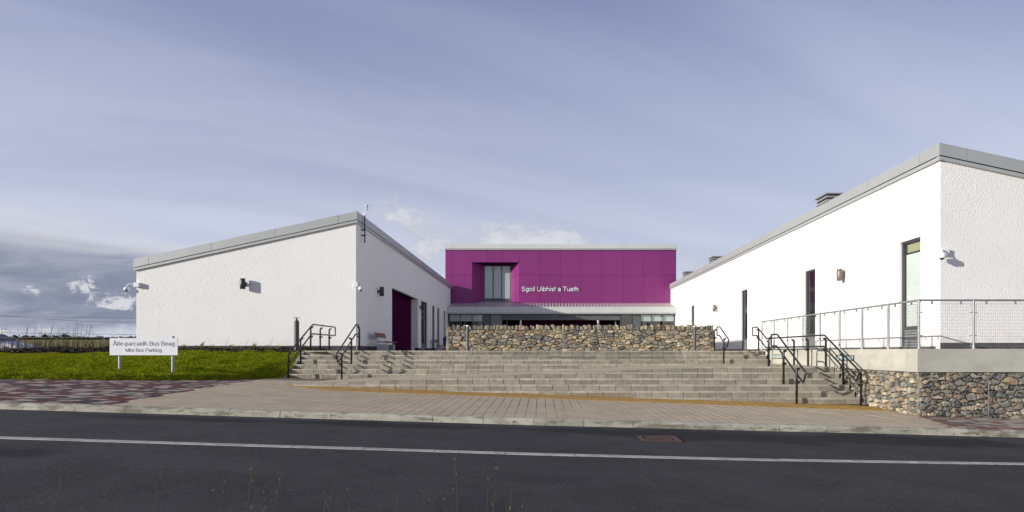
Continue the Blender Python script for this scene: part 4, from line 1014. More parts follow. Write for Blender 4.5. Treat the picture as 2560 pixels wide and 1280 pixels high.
def stone_mesh(poly, P, gap, bulge, depth, rs, cut=0.07):
    cx = sum(p[0] for p in poly) / len(poly); cy = sum(p[1] for p in poly) / len(poly)
    pj = []
    for i in range(len(poly)):           # uneven edges
        a, b = poly[i], poly[(i + 1) % len(poly)]; e = math.dist(a, b); pj.append(a)
        if e > .09: k = rs.uniform(-.01, .10); mxy = ((a[0] + b[0]) / 2, (a[1] + b[1]) / 2); dx, dy = cx - mxy[0], cy - mxy[1]; L_ = math.hypot(dx, dy) or 1; pj.append((mxy[0] + dx / L_ * e * k, mxy[1] + dy / L_ * e * k))
    poly = pj; q = []
    for i in range(len(poly)):           # cut the corners
        a, b = poly[i], poly[(i + 1) % len(poly)]
        q += [(a[0] + (b[0] - a[0]) * cut, a[1] + (b[1] - a[1]) * cut), (a[0] + (b[0] - a[0]) * (1 - cut), a[1] + (b[1] - a[1]) * (1 - cut))]
    q2 = []
    for p in q:                           # drop points that nearly coincide
        if not q2 or math.dist(p, q2[-1]) > .012: q2.append(p)
    if math.dist(q2[0], q2[-1]) < .012: q2.pop()
    q = q2
    if len(q) < 4: return None
    size = min(max(p[0] for p in q) - min(p[0] for p in q), max(p[1] for p in q) - min(p[1] for p in q))
    if size < .035: return None
    def shr(p, f, g): 
        dx, dy = p[0] - cx, p[1] - cy; L = math.hypot(dx, dy) or 1; k = max(.1, (L - g) / L) * f
        return (cx + dx * k, cy + dy * k)
    o = rs.uniform(-.8, 1.1) * bulge; tx, ty = rs.uniform(-.2, .2), rs.uniform(-.2, .2)
    vs = []; n = len(q)
    for f, d in ((.97, depth), (1.0, .03), (.965, .006), (.84, -bulge * .3)):
        for p in q:
            x, y = shr(p, f * rs.uniform(.975, 1.01), gap); j = rs.uniform(-.006, .006) if f < .99 else 0
            vs.append(P(x, y, d - (o if d < .03 else 0) + (tx * (x - cx) + ty * (y - cy) if d < .03 else 0) + j))
    vs.append(P(cx + rs.uniform(-.2, .2) * size * .3, cy, -bulge * .45 - o))
    fs = []
    for r_ in range(3):
        for i in range(n): j = (i + 1) % n; fs.append((r_ * n + i, r_ * n + j, (r_ + 1) * n + j, (r_ + 1) * n + i))
    fs += [(3 * n + i, 3 * n + (i + 1) % n, 4 * n) for i in range(n)]
    return MB().add(vs, fs)
def pick_stone(rs, wts): return STONE[rs.choices(range(7), wts)[0]]

def lay_stones(parent, cells, P, gap, bulge, depth, rs, wts, name='stone', budget=300):
    def area(c): return abs(sum(c[i][0] * c[(i + 1) % len(c)][1] - c[(i + 1) % len(c)][0] * c[i][1] for i in range(len(c)))) / 2
    cells = sorted(cells, key=area, reverse=True); n = 0; small = [MB() for _ in STONE]
    for c_ in cells:
        mb = stone_mesh(c_, P, gap, bulge, depth, rs)
        if mb is None: continue
        if n < budget: mb.build(name, pick_stone(rs, wts), parent); n += 1
        else: k = rs.choices(range(7), wts)[0]; small[k].add(mb.v, mb.f)
    rest = MB()
    for k, s in enumerate(small):
        if s.v: rest.add(s.v, s.f, k)
    if rest.v: struct(rest.build('pinning_stones', STONE, parent), 'stuff')
    return n

# dry-stone wall across the court
WY, wx0, wx1 = 27.4, -4.14, 7.75
sw = thing('stone_wall', 'rough dry-stone wall of buff and grey rubble with upright coping stones', 'wall', ((wx0 + wx1) / 2, WY, PLAZA))
rs = random.Random(21)
body_h = 0.93
cells = rubble(wx1 - wx0, body_h, .16, .62, 2.0, rs, 9000, 2.0)
lay_stones(sw, cells, lambda u, v, d: (wx0 + u, WY + d, PLAZA + v), .002, .04, .16, rs, (26, 11, 20, 8, 11, 13, 22), budget=215)
x = wx0; k = 0
while x < wx1 - .06:
    w = rs.uniform(.11, .24); h = rs.uniform(.17, .27); tilt = rs.uniform(-.05, .05)
    b = min(x + w, wx1)
    poly = [(x, 0), (b, 0), (b + tilt, h * rs.uniform(.75, 1)), ((x + b) / 2 + tilt, h), (x + tilt + .01, h * rs.uniform(.75, 1))]
    mb = stone_mesh(poly, lambda u, v, d: (u, WY - .03 + d, PLAZA + body_h - .01 + v), .004, .045, .42, rs, .2)
    if mb: mb.build('coping_stone', pick_stone(rs, (18, 10, 26, 14, 12, 6, 20)), sw)
    x = b
MB().box(wx0 + .03, wx1 - .03, WY + .09, WY + .42, PLAZA, PLAZA + body_h - .01).build('core', 'wall_core', sw)
# wall ends show stones too
for s, X0 in ((-1, wx0), (1, wx1)):
    ce = rubble(.42, body_h, .13, .3, 1.6, rs, 800)
    for c_ in ce:
        mb = stone_mesh(c_, (lambda u, v, d: (X0 + s * .02 - s * d, WY + .03 + u, PLAZA + v)), .006, .03, .08, rs)
        if mb: mb.build('end_stone', pick_stone(rs, (22, 14, 22, 11, 11, 9, 17)), sw)

# gabion baskets under the retaining wall
gb = thing('gabion_wall', 'wire gabion baskets packed with grey and buff stones under the concrete wall', 'wall', (TX, TY, -1.5))
GZ = -1.62
front_w = 4.9
cells = rubble(front_w, TB - GZ - .005, .11, .36, 1.7, rs, 5000, 1.7)
lay_stones(gb, cells, lambda u, v, d: (TX + .07 + u, TY + .07 + d, GZ + v), .006, .05, .10, rs, (14, 5, 28, 16, 7, 12, 22), budget=260)
side_w = 4.1
cells = rubble(side_w, TB - GZ - .005, .11, .36, 1.7, rs, 5000, 1.7)
lay_stones(gb, cells, lambda u, v, d: (TX + .07 + d, TY + .07 + side_w - u, GZ + v), .006, .05, .10, rs, (20, 8, 22, 8, 7, 20, 17), name='side_stone', budget=150)
MB().box(TX + .16, 16, TY + .16, TY + 4.5, GZ - .1, TB - .004).build('core', 'wall_core', gb)
def hexnet(P, w, h, cw=.085, ch=.115):
    mb = MB(); 
    def seg(a, b):
        if min(a[0], b[0]) < 0 or max(a[0], b[0]) > w or min(a[1], b[1]) < 0 or max(a[1], b[1]) > h: return
        j = lambda p: P(p[0], p[1], -.045 + .02 * math.sin(p[0] * 9 + p[1] * 7))
        mb.tube([j(a), j(b)], .0019, 3, caps=False)
    r_ = 0
    y = 0
    while y < h:
        x = (cw / 2 if r_ % 2 else 0)
        while x < w:
            p0 = (x, y + ch * .2); p1 = (x, y + ch * .6); seg(p0, p1); seg(p1, (x + cw / 2, y + ch * .8)); seg(p1, (x - cw / 2, y + ch * .8)); x += cw
        y += ch * .6; r_ += 1
    return mb
struct(hexnet(lambda u, v, d: (TX + .07 + u, TY + .05 + d, GZ + v), front_w, TB - GZ).build('wire_netting', 'wire', gb), 'stuff')
struct(hexnet(lambda u, v, d: (TX + .05 + d, TY + .07 + u, GZ + v), side_w, TB - GZ).build('wire_netting', 'wire', gb), 'stuff')
for (x, y) in ((TX + .03, TY + .03), (TX + 1.66, TY - .0), (TX + .0, TY + 1.5), (TX - .0, TY + 2.75)):
    MB().tube([(x, y, GZ), (x, y, TB)], .006, 5).build('edge_wire', 'wire', gb)

# ================================================================== OBJECTS
# ---------------------------------------------------------------- galvanised mesh guard railing on the terrace
gf = thing('guard_railing', 'galvanised steel railing with wire mesh panels on the concrete wall', 'railing', (TX + .1, TY + .1, TZ))
FX, FY, FT = TX + .1, TY + .1, 1.215
stepf = 1.28
side = [(FX, FY + stepf * i) for i in range(9)]; frontp = [(FX + stepf * i, FY) for i in range(1, 5)]
for (x, y) in side + frontp:
    m = MB(); m.lathe([(.05, TZ), (.05, TZ + .012), (.034, TZ + .014), (.034, TZ + .09), (.025, TZ + .095), (.025, FT - .05), (.033, FT - .05), (.033, FT - .005)], (x, y, 0), 10); m.build('post', 'galvanised', gf, smooth=40)
MB().tube([(FX, side[-1][1] + .02, FT), (FX, FY, FT), (frontp[-1][0] + .6, FY, FT)], .025, 10).build('top_rail', 'galvanised', gf, smooth=40)
def mesh_panel(a, b):
    a, b = Vector((*a, 0)), Vector((*b, 0)); t = (b - a).normalized(); L = (b - a).length; m = MB()
    p = lambda u, z: (a.x + t.x * u, a.y + t.y * u, z)
    z0, z1, u0, u1 = TZ + .06, FT - .085, .06, L - .06
    m.tube([p(u0, z0), p(u1, z0), p(u1, z1), p(u0, z1)], .005, 5, closed=True)
    n = int((u1 - u0) / .05)
    for i in range(1, n): u = u0 + (u1 - u0) * i / n; m.tube([p(u, z0), p(u, z1)], .0017, 3, caps=False)
    n = int((z1 - z0) / .072)
    for i in range(1, n): z = z0 + (z1 - z0) * i / n; m.tube([p(u0, z), p(u1, z)], .0024, 3, caps=False)
    o = m.build('mesh_panel', 'galvanised', gf)
    m = MB()
    for u in (.3, L - .3): q = p(u, 0); m.box(q[0] - .014, q[0] + .014, q[1] - .014, q[1] + .014, z1 - .01, FT - .02)
    for z in (z0 + .25, z1 - .2):
        for u in (.02, L - .09): q, r_ = p(u, z), p(u + .07, z); m.tube([q, r_], .009, 5)
    m.build('clip', 'galvanised', o)
for a, b in zip(side[:-1], side[1:]): mesh_panel(b, a)
for a, b in zip([(FX, FY)] + frontp[:-1], frontp): mesh_panel(a, b)

# ---------------------------------------------------------------- black tubular handrails
def interp_z(path, y):
    best = None
    for (y0, z0), (y1, z1) in zip(path[:-1], path[1:]):
        if min(y0, y1) - 1e-6 <= y <= max(y0, y1) + 1e-6 and abs(y1 - y0) > .02:
            return z0 + (z1 - z0) * (y - y0) / (y1 - y0)
    return path[0][1] if abs(path[0][0] - y) < abs(path[-1][0] - y) else path[-1][1]
def rounded(path, r_=.05):
    out = []; n = len(path)
    for i in range(n):
        p = Vector(path[i]); a = Vector(path[i - 1]); b = Vector(path[(i + 1) % n])
        da, db = (a - p), (b - p); k = min(r_, da.length * .4, db.length * .4)
        pa, pb = p + da.normalized() * k, p + db.normalized() * k
        for t in (0, .5, 1): out.append(pa * (1 - t) ** 2 + p * 2 * t * (1 - t) + pb * t * t)
    return out
def handrail(label, X, side_, posts, upper, lower):
    """upper/lower: (y, z) from the back end to the foot; they close into one loop of tube; rail stands 0.09 m to one side of its posts"""
    t = thing('handrail', label, 'handrail', (X, posts[0][0], posts[0][1]), 'black tubular handrails on the steps')
    rx = X + side_ * .095; RR = .0255
    loop = [(rx, y, z) for y, z in upper] + [(rx, y, z) for y, z in reversed(lower)]
    MB().tube(rounded(loop), RR, 8, closed=True).build('rail', 'black_paint', t, smooth=True)
    for (y, zb) in posts:
        zu, zl = interp_z(upper, y), interp_z(lower, y)
        zt = zu - .105
        pts = [(X, y, zb - .03), (X, y, zt - .05), (X + side_ * .012, y, zt - .012), (X + side_ * .045, y, zt), (X + side_ * .06, y, zt)]
        po = MB().tube(pts, .032, 10).build('post', 'black_paint', t, smooth=True)
        m = MB(); m.tube([(X + side_ * .03, y, zt), (X + side_ * .075, y, zt)], .034, 8)
        m.tube([(X + side_ * .07, y, zt), (rx, y, zt + .02), (rx + side_ * .012, y, zt + .05), (rx, y, zu - .01)], .008, 6)
        m.build('bracket', 'black_paint', po, smooth=35)
        zq = zl - .10
        m = MB(); m.tube([(X - side_ * .036, y, zq), (X + side_ * .075, y, zq)], .034, 8)
        m.tube([(X + side_ * .07, y, zq), (rx, y, zq + .02), (rx + side_ * .012, y, zq + .05), (rx, y, zl - .01)], .008, 6)
        m.build('bracket', 'black_paint', po, smooth=35)
        m = MB(); m.lathe([(.045, 0), (.045, .008), (.03, .012)], (X, y, zb + .001), 10); m.build('foot_plate', 'black_paint', po)
z3, z6, z9 = ZL(3), ZL(6), ZL(9)
handrail('long black handrail beside the grass bank, with a level run at its top', -8.57, 1, [(25.04, PLAZA), (24.02, PLAZA), (23.02, PLAZA), (22.05, z3), (20.97, pave_z(-8.57, 20.97))],
         [(25.5, 1.03), (22.98, 1.03), (20.68, -.09)], [(25.5, .68), (22.9, .68), (20.86, -.35)])
handrail('short black handrail across the left flight, second from the grass bank', -6.75, -1, [(23.02, PLAZA), (22.05, z3), (20.97, pave_z(-6.75, 20.97))],
         [(23.24, 1.03), (22.93, 1.03), (20.68, -.09)], [(23.24, .68), (22.85, .66), (20.86, -.36)])
handrail('smallest black handrail, at the right end of the stone wall', 6.95, 1, [(24.55, PLAZA), (23.3, z3)],
         [(24.52, .99), (24.15, .99), (22.98, .46)], [(24.52, .66), (24.2, .66), (23.2, .18)])
handrail('short black handrail standing free in the middle of the lower right flight', 6.96, 1, [(18.75, z3), (17.6, z6), (16.70, pave_z(6.96, 16.7))],
         [(18.8, .53), (18.33, .53), (16.33, -.55)], [(18.8, .18), (18.36, .18), (16.5, -.83)])
handrail('longest black handrail, following the concrete wall down both right flights', 8.66, -1, [(24.4, PLAZA), (23.3, z3), (21.0, z3), (19.9, z3), (18.66, z3), (17.6, z6), (16.62, pave_z(8.66, 16.6))],
         [(24.82, .99), (24.3, .99), (23.3, .51), (18.55, .51), (16.5, -.52)], [(24.82, .66), (24.35, .66), (23.35, .17), (18.6, .17), (16.68, -.79)])

# ---------------------------------------------------------------- bollards
def bollard(label, x, y, zb, zt, r_, disc):
    t = thing('bollard', label, 'bollard', (x, y, zb))
    if disc:
        MB().lathe([(r_, zb - .1), (r_, zt - .14)], (x, y, 0), 20).build('shaft', 'bollard_grey', t, smooth=40)
        MB().lathe([(r_ * .95, zt - .139), (r_ * .55, zt - .09), (r_ * .35, zt - .045), (r_ * .3, zt - .012)], (x, y, 0), 20).build('lamp_head', 'steel', t, smooth=40)
        MB().lathe([(r_ * 1.45, zt - .012), (r_ * 1.45, zt), (r_ * .4, zt + .006)], (x, y, 0), 20).build('cap', 'bollard_grey', t, smooth=40)
    else:
        MB().lathe([(r_, zb), (r_, zt - .06)], (x, y, 0), 18).build('shaft', 'bollard_grey', t, smooth=40)
        MB().lathe([(r_, zt - .059), (r_ * .92, zt - .03), (r_ * .25, zt)], (x, y, 0), 18).build('cap', 'steel', t, smooth=40)
bollard('dark grey bollard light with a disc top, in the mulch beside the left steps', -9.72, 24.6, .06, 1.37, .098, True)
bollard('slim grey bollard in front of the left end of the stone wall', -2.93, 24.95, PLAZA, 1.10, .064, False)
bollard('slim grey bollard in front of the right end of the stone wall', 6.23, 24.8, PLAZA, 1.07, .066, False)

# ---------------------------------------------------------------- cylinder wall lamps and security cameras
def wall_lamp(label, P, u, z, material, h=.45, r_=.108, stand=.20):
    """P(u, z, depth) is the wall's frame, negative depth = out of the wall"""
    t = thing('wall_lamp', label, 'lamp', P(u, z, 0), 'cylinder lamps on the white wings')
    c_ = P(u, z, -stand)
    MB().lathe([(r_ * .93, -h / 2), (r_, -h / 2 + .01), (r_, h / 2 - .01), (r_ * .93, h / 2)], c_, 20).build('body', material, t, smooth=40)
    MB().lathe([(r_ * .8, -h / 2 - .004), (r_ * .8, -h / 2 + .004)], c_, 16).build('lens', 'white_plastic', t)
    bar_box(P, u - .03, u + .03, z - .06, z + .06, -stand + r_ * .8, -.012).build('arm', material, t)
    bar_box(P, u - .05, u + .05, z - .10, z + .10, -.025, .004).build('wall_plate', material, t)
wall_lamp('dark cylinder lamp high on the sunlit front of the left wing', PF, -12.72, 2.92, 'lamp_dark')
wall_lamp('dark cylinder lamp on the shaded court wall, left of the magenta recess', PC, 30.1, 2.95, 'lamp_dark')
wall_lamp('dark cylinder lamp on the shaded court wall, right of the magenta recess', PC, 40.6, 2.95, 'lamp_dark')
wall_lamp('bronze steel cylinder lamp between the two nearest windows of the right wing', QC, 23.5, 2.94, 'lamp_steel')
wall_lamp('bronze steel cylinder lamp between the two farthest windows of the right wing', QC, 40.4, 2.88, 'lamp_steel')

def cctv(label, base, box, arm):
    """box: two corners of the wall box; arm: points of the bracket ending above the dome"""
    t = thing('security_camera', label, 'camera', base, 'white dome security cameras')
    (x0, y0, z0), (x1, y1, z1) = box; MB().cbox(x0, x1, y0, y1, z0, z1, .008).build('wall_box', 'white_plastic', t)
    MB().tube(arm, .019, 8).build('arm', 'white_plastic', t, smooth=True)
    e = arm[-1]
    MB().lathe([(.03, .05), (.05, .03), (.085, .015), (.105, -.01), (.11, -.05), (.108, -.10), (.095, -.115)][::-1], e, 18).build('housing', 'white_plastic', t, smooth=40)
    MB().lathe([(.015, -.165), (.035, -.158), (.052, -.14), (.058, -.116)], e, 16).build('dome', 'dark_dome', t, smooth=True)
def curve(a, b, c_, n=7): a, b, c_ = map(Vector, (a, b, c_)); return [tuple(a * (1 - t) ** 2 + b * 2 * t * (1 - t) + c_ * t * t) for t in [i / (n - 1) for i in range(n)]]
yA = LY - .12
cctv('white dome camera reaching left from the far left corner of the left wing', (LX0, LY, 2.9), ((LX0 - .03, LY - .16, 2.79), (LX0 + .2, LY + .0, 2.98)), [(LX0 - .03, LY - .09, 2.9), (LX0 - .18, LY - .09, 2.93)] + curve((LX0 - .18, LY - .09, 2.93), (LX0 - .36, LY - .09, 2.93), (LX0 - .36, LY - .09, 2.76)))
cctv('white dome camera on the corner of the left wing, above the steps', (LX, LY, 2.9), ((LX - .06, LY - .12, 2.8), (LX + .1, LY + .12, 3.0)), [(LX + .1, LY, 2.93)] + curve((LX + .1, LY, 2.95), (LX + .22, LY - .02, 2.96), (LX + .22, LY - .04, 2.78)))
cctv('white dome camera near the sunlit corner of the right wing', (RX + .1, RY, 2.9), ((RX + .02, RY - .1, 2.80), (RX + .2, RY + .0, 2.99)), [(RX + .03, RY - .1, 2.88)] + curve((RX + .03, RY - .1, 2.92), (RX - .12, RY - .22, 3.0), (RX - .12, RY - .26, 2.80)))
dm = thing('dome_sensor', 'small white dome sensor on the magenta wall of the entrance recess', 'sensor', PC(34.1, 2.75, .44))
MB().lathe([(.02, 0), (.07, .03), (.08, .07), (.07, .1)], (LX - .36, 34.1, 2.7), 12).build('dome', 'white_plastic', dm, smooth=True)
MB().box(LX - .45, LX - .36, 34.05, 34.15, 2.72, 2.8).build('bracket', 'white_plastic', dm)

# ---------------------------------------------------------------- wind gauge on the left wing
an = thing('wind_gauge', 'small white cup wind gauge on a dark pole at the ridge of the left wing', 'weather station', (LX + .12, 27.35, 4.85))
ax, ay = LX + .15, 27.35
MB().tube([(ax, ay, 4.85), (ax, ay, 6.05)], .028, 8).build('pole', 'lamp_dark', an, smooth=40)
for z in (5.15, 5.4): MB().box(LX - .0, ax + .04, ay - .04, ay + .04, z, z + .05).build('clamp', 'lamp_dark', an)
MB().box(ax - .05, ax + .05, ay - .05, ay + .05, 6.05, 6.16).build('head_box', 'white_plastic', an)
MB().tube([(ax, ay, 6.16), (ax, ay, 6.30), (ax + .05, ay, 6.36), (ax + .13, ay, 6.37)], .011, 6).build('mast', 'white_plastic', an)
MB().tube([(ax + .13, ay, 6.28), (ax + .13, ay, 6.52)], .016, 6).build('spindle', 'lamp_dark', an)
for a in (0.3, 2.4, 4.5):
    cxx, cyy = ax + .13 + .095 * math.cos(a), ay + .095 * math.sin(a)
    o = MB().lathe([(.008, -.035), (.03, -.02), (.04, .012), (.038, .02)], (cxx, cyy, 6.5), 8).build('cup', 'white_plastic', an, smooth=True)
    MB().tube([(ax + .13, ay, 6.5), (cxx, cyy, 6.5)], .006, 5).build('cup_arm', 'white_plastic', an)
MB().tube([(ax + .13, ay, 6.27), (ax + .24, ay, 6.255)], .014, 6).build('vane', 'white_plastic', an)

# ---------------------------------------------------------------- benches and blue bin by the court wall
def bench(label, y0, L=1.8):
    t = thing('bench', label, 'bench', (-7.3, y0 + L / 2, PLAZA), 'timber benches on concrete blocks')
    for y in (y0 + .06, y0 + L - .44): MB().cbox(-7.52, -7.08, y, y + .38, PLAZA, PLAZA + .30, .01).build('base', 'concrete_base', t)
    for y in (y0 + .2, y0 + L - .2):
        MB().tube([(-7.45, y, PLAZA + .30), (-7.45, y, PLAZA + .40)], .02, 6).build('leg', 'steel', t); MB().tube([(-7.15, y, PLAZA + .30), (-7.15, y, PLAZA + .40)], .02, 6).build('leg', 'steel', t)
        MB().tube([(-7.48, y, PLAZA + .40), (-7.52, y, PLAZA + .5), (-7.6, y, PLAZA + .83)], .014, 6).build('back_support', 'steel', t)
    for i in range(4): MB().cbox(-7.5 + i * .135, -7.38 + i * .135, y0, y0 + L, PLAZA + .40, PLAZA + .44, .006).build('seat_slat', 'timber', t)
    MB().hexa([(-7.55, y0, PLAZA + .62), (-7.52, y0, PLAZA + .62), (-7.52, y0 + L, PLAZA + .62), (-7.55, y0 + L, PLAZA + .62), (-7.62, y0, PLAZA + .85), (-7.59, y0, PLAZA + .85), (-7.59, y0 + L, PLAZA + .85), (-7.62, y0 + L, PLAZA + .85)]).build('backrest', 'timber', t)
bench('timber bench on pale concrete blocks by the court wall, nearest the steps', 28.35)
bench('timber bench on pale concrete blocks, farther back beside the blue bin', 44.3)
bn = thing('litter_bin', 'dark blue plastic litter bin at the left end of the stone wall', 'bin', (-7.25, 47.6, PLAZA))
MB().hexa([(-7.42, 47.4, PLAZA), (-7.08, 47.4, PLAZA), (-7.08, 47.8, PLAZA), (-7.42, 47.8, PLAZA), (-7.46, 47.36, .95), (-7.04, 47.36, .95), (-7.04, 47.84, .95), (-7.46, 47.84, .95)]).build('body', 'blue_plastic', bn)
MB().hexa([(-7.48, 47.34, .952), (-7.02, 47.34, .952), (-7.02, 47.86, .952), (-7.48, 47.86, .952), (-7.40, 47.45, 1.2), (-7.1, 47.45, 1.2), (-7.1, 47.75, 1.2), (-7.40, 47.75, 1.2)]).build('hood', 'blue_plastic', bn)

# ---------------------------------------------------------------- parking sign on the bank
SY = 18.65; ss = 1540 / SY; sx = lambda p: (p - VPX) / ss; sz = lambda p: (VPY - p) / ss
sg = thing('parking_sign', 'white parking sign reading Mini Bus Parking on two steel posts in the grass', 'sign', (sx(360), SY, bank_z(sx(360), SY)))
MB().cbox(sx(275.5), sx(445), SY - .025, SY, sz(888), sz(845.5), .004).build('board', 'sign_white', sg)
for p in (297, 430):
    x = sx(p); po = MB().tube([(x, SY + .05, bank_z(x, SY + .05) - .1), (x, SY + .05, sz(842))], .043, 16).build('post', 'galvanised', sg, smooth=40)
    MB().lathe([(.046, sz(842)), (.046, sz(841))], (x, SY + .05, 0), 14).build('post_cap', 'lamp_dark', po)
    for z in (sz(853), sz(880)): MB().box(x - .06, x + .06, SY + .002, SY + .06, z - .015, z + .015).build('clip', 'steel', po)
letters('Àite-parcaidh Bus Beag', sx(284.5), sx(437.5), SY - .026, sz(864), .003, 'sign_ink', sg)
letters('Mini Bus Parking', sx(315.5), sx(405), SY - .026, sz(879.5), .003, 'sign_ink', sg)

# ---------------------------------------------------------------- bare saplings, dry grass tufts, roadside twigs
def twig_plant(name, label, cat, base, tips, group, mt, r0=.006, side=3, bud=False, seed=0):
    """bare stems from one root: tips are end points; each stem carries short side twigs"""
    rs_ = random.Random(seed); t = thing(name, label, cat, base, group); b = Vector(base)
    for tip in tips:
        tip = Vector(tip); d = tip - b; L = d.length
        pts = []; wob = Vector((rs_.uniform(-.05, .05), rs_.uniform(-.05, .05), 0)) * L
        for i in range(7):
            f = i / 6; pts.append(b + d * f + wob * math.sin(f * math.pi) + Vector((rs_.gauss(0, .006), rs_.gauss(0, .006), 0)) * L * (1 if 0 < i < 6 else 0))
        st = MB().tube(pts, [r0 * (1 - .75 * i / 6) for i in range(7)], 5).build('stem', mt, t)
        for k in range(side):
            m = MB()
            f = rs_.uniform(.35, .95); i = min(5, int(f * 6)); p = pts[i] + (pts[i + 1] - pts[i]) * (f * 6 - i); a = rs_.uniform(0, 6.28); l_ = L * rs_.uniform(.05, .15)
            q = p + Vector((math.cos(a) * l_ * .6, math.sin(a) * l_ * .6, l_)); m.tube([p, (p + q) / 2 + Vector((0, 0, -.1 * l_)), q], [r0 * .45, r0 * .35, r0 * .2], 4)
            m.build('twig', mt, st)
        if bud:
            for k in range(3):
                m = MB(); p = pts[rs_.choice((3, 4, 5, 6))] + Vector((rs_.uniform(-.01, .01), 0, rs_.uniform(-.01, .01))); a = rs_.uniform(-1, 1)
                m.tube([p, p + Vector((math.sin(a) * .014, 0, .013))], [.0022, .0008], 4)
                m.build('bud', 'bud', st)
    return t
ordn = ['first', 'second', 'third', 'fourth', 'fifth', 'sixth', 'seventh', 'eighth', 'ninth', 'tenth', 'eleventh', 'twelfth', 'thirteenth', 'fourteenth', 'fifteenth', 'sixteenth']
P2 = lambda px, py, Y: ((px - VPX) * Y / 1540, Y, (VPY - py) * Y / 1540)
saps = [(10, 866, [(12, 820), (5, 816)]), (30, 867, [(27, 827), (36, 840)]), (44, 868, [(45, 822)]), (62, 867, [(72, 813), (66, 818), (56, 832)]), (88, 867, [(90, 815), (92, 845)]), (99, 868, [(104, 811), (97, 822)]),
        (112, 867, [(112, 823), (118, 840)]), (124, 868, [(136, 804), (130, 815), (125, 830)]), (144, 867, [(146, 820), (150, 832)]), (157, 868, [(158, 818), (163, 835)]), (169, 867, [(172, 814), (167, 826)]), (182, 867, [(184, 821), (181, 845)]),
        (193, 868, [(195, 807), (190, 806), (207, 811)]), (212, 868, [(231, 810), (219, 813), (226, 818)]), (232, 868, [(233, 829), (240, 845)]), (250, 868, [(252, 842), (246, 850)])]
for i, (bx_, by_, tips) in enumerate(saps):
    Y = random.uniform(24.9, 27.0); b = P2(bx_, by_, Y); b = (b[0], b[1], mulch_z(b[0], Y) - .02)
    twig_plant('sapling', 'bare dark sapling in the mulch, %s from the left edge' % ordn[i], 'sapling', b, [P2(p, q, Y + random.uniform(-.1, .1)) for p, q in tips], 'bare saplings in the mulch bed', 'bark_dark', .010, 5, seed=i)
def tuft(label, base, h, n, lean, group, spread=.12, seed=0, cat='grass tuft'):
    rs_ = random.Random(seed); t = thing('grass_tuft', label, cat, base, group); m = MB()
    for i in range(n):
        a = rs_.uniform(0, 6.28); l_ = h * rs_.uniform(.6, 1.1); b = Vector(base) + Vector((math.cos(a), math.sin(a), 0)) * rs_.uniform(0, .03)
        tip = b + Vector((math.cos(a) * spread * rs_.random() + lean * rs_.uniform(.5, 1.2), math.sin(a) * spread * rs_.random(), l_)); mid_ = (b + tip) / 2 + Vector((-lean * .25, 0, l_ * .15))
        m.tube([b, mid_, tip], [.006, .005, .001], 3, caps=False)
    m.build('blades', 'straw', t)
for i, (px, h, ln) in enumerate(((458, .22, .08), (490, .16, .05), (503, .28, .14), (530, .18, .06), (544, .15, .05), (574, .22, .12), (634, .24, .12), (667, .20, .14), (692, .2, .12), (758, .16, .1))):
    Y = 25.9; x = (px - VPX) * Y / 1540
    tuft('dry straw grass tuft against the white front wall, %s from the sign' % ordn[i], (x, Y, mulch_z(x, Y)), h, 26, ln, 'straw grass tufts below the left wing', seed=i)
for i, (px, tip) in enumerate(((560, (574, 838)), (610, (622, 846)), (672, (684, 837)))):
    Y = 25.6; b = P2(px, 868, Y); b = (b[0], Y, mulch_z(b[0], Y))
    twig_plant('sapling', 'thin bare whip in front of the white wall, %s from the sign' % ordn[i], 'sapling', b, [P2(*tip, Y)], 'thin whips below the left wing', 'bark_dark', .006, 1, seed=50 + i)
fg = [(118, 1330, [(163, 1195), (130, 1255), (100, 1262)]), (398, 1330, [(403, 1180)]), (330, 1340, [(262, 1238), (372, 1282)]), (515, 1335, [(560, 1200), (535, 1228)]), (606, 1335, [(637, 1132), (645, 1200)]), (700, 1335, [(632, 1200), (575, 1282), (665, 1232)]),
      (640, 1340, [(716, 1155), (668, 1222)]), (800, 1335, [(842, 1185), (815, 1235)]), (870, 1335, [(873, 1228)]), (992, 1330, [(995, 1232)]), (1046, 1330, [(1060, 1232)]), (1148, 1335, [(1137, 1146), (1128, 1222)]),
      (1120, 1335, [(1075, 1254), (1112, 1250)]), (1196, 1335, [(1238, 1175), (1222, 1200)]), (1215, 1340, [(1284, 1165)]), (1290, 1335, [(1308, 1232), (1318, 1256)])]
for i, (bx_, by_, tips) in enumerate(fg):
    Y = random.uniform(3.0, 3.5); b = P2(bx_, by_, Y); zb = road_z(b[0]) + .14
    b = (b[0], Y, zb)
    twig_plant('roadside_twig', 'thin bare brown twig at the bottom edge, %s from the left' % ordn[i], 'twig', b, [P2(p, q, Y + random.uniform(-.06, .06)) for p, q in tips], 'bare twigs in front of the camera', random.choice(['bark_red', 'bark_dark', 'bark_red']), .0036, 2, bud=True, seed=90 + i)

# ---------------------------------------------------------------- parked car, far barriers, field edge
cr = thing('parked_car', 'pale silver car parked behind the mulch at the far left edge', 'car', (-33.0, 37.5, -.3))
prof = [(-30.95, .10, .42), (-31.05, .62, .62), (-31.6, .80, .70), (-32.15, .90, .74), (-32.35, .94, .76), (-33.2, 1.40, .66), (-33.7, 1.45, .64), (-34.4, 1.42, .64), (-34.95, 1.05, .72), (-35.2, .95, .74), (-35.25, .12, .66)]
m = MB(); ring = []
G0 = -.3
for (x, zt, hw) in prof:
    zt += G0; zl = G0 + .18; zw = min(zt - .03, G0 + .86)
    ring.append([(x, 37.5 - .84, zl), (x, 37.5 - .88, G0 + .5 if zt > G0 + .55 else zl + .02), (x, 37.5 - .84, max(zw, zl + .03)), (x, 37.5 - hw, zt), (x, 37.5 + hw, zt), (x, 37.5 + .84, max(zw, zl + .03)), (x, 37.5 + .88, G0 + .5 if zt > G0 + .55 else zl + .02), (x, 37.5 + .84, zl)])
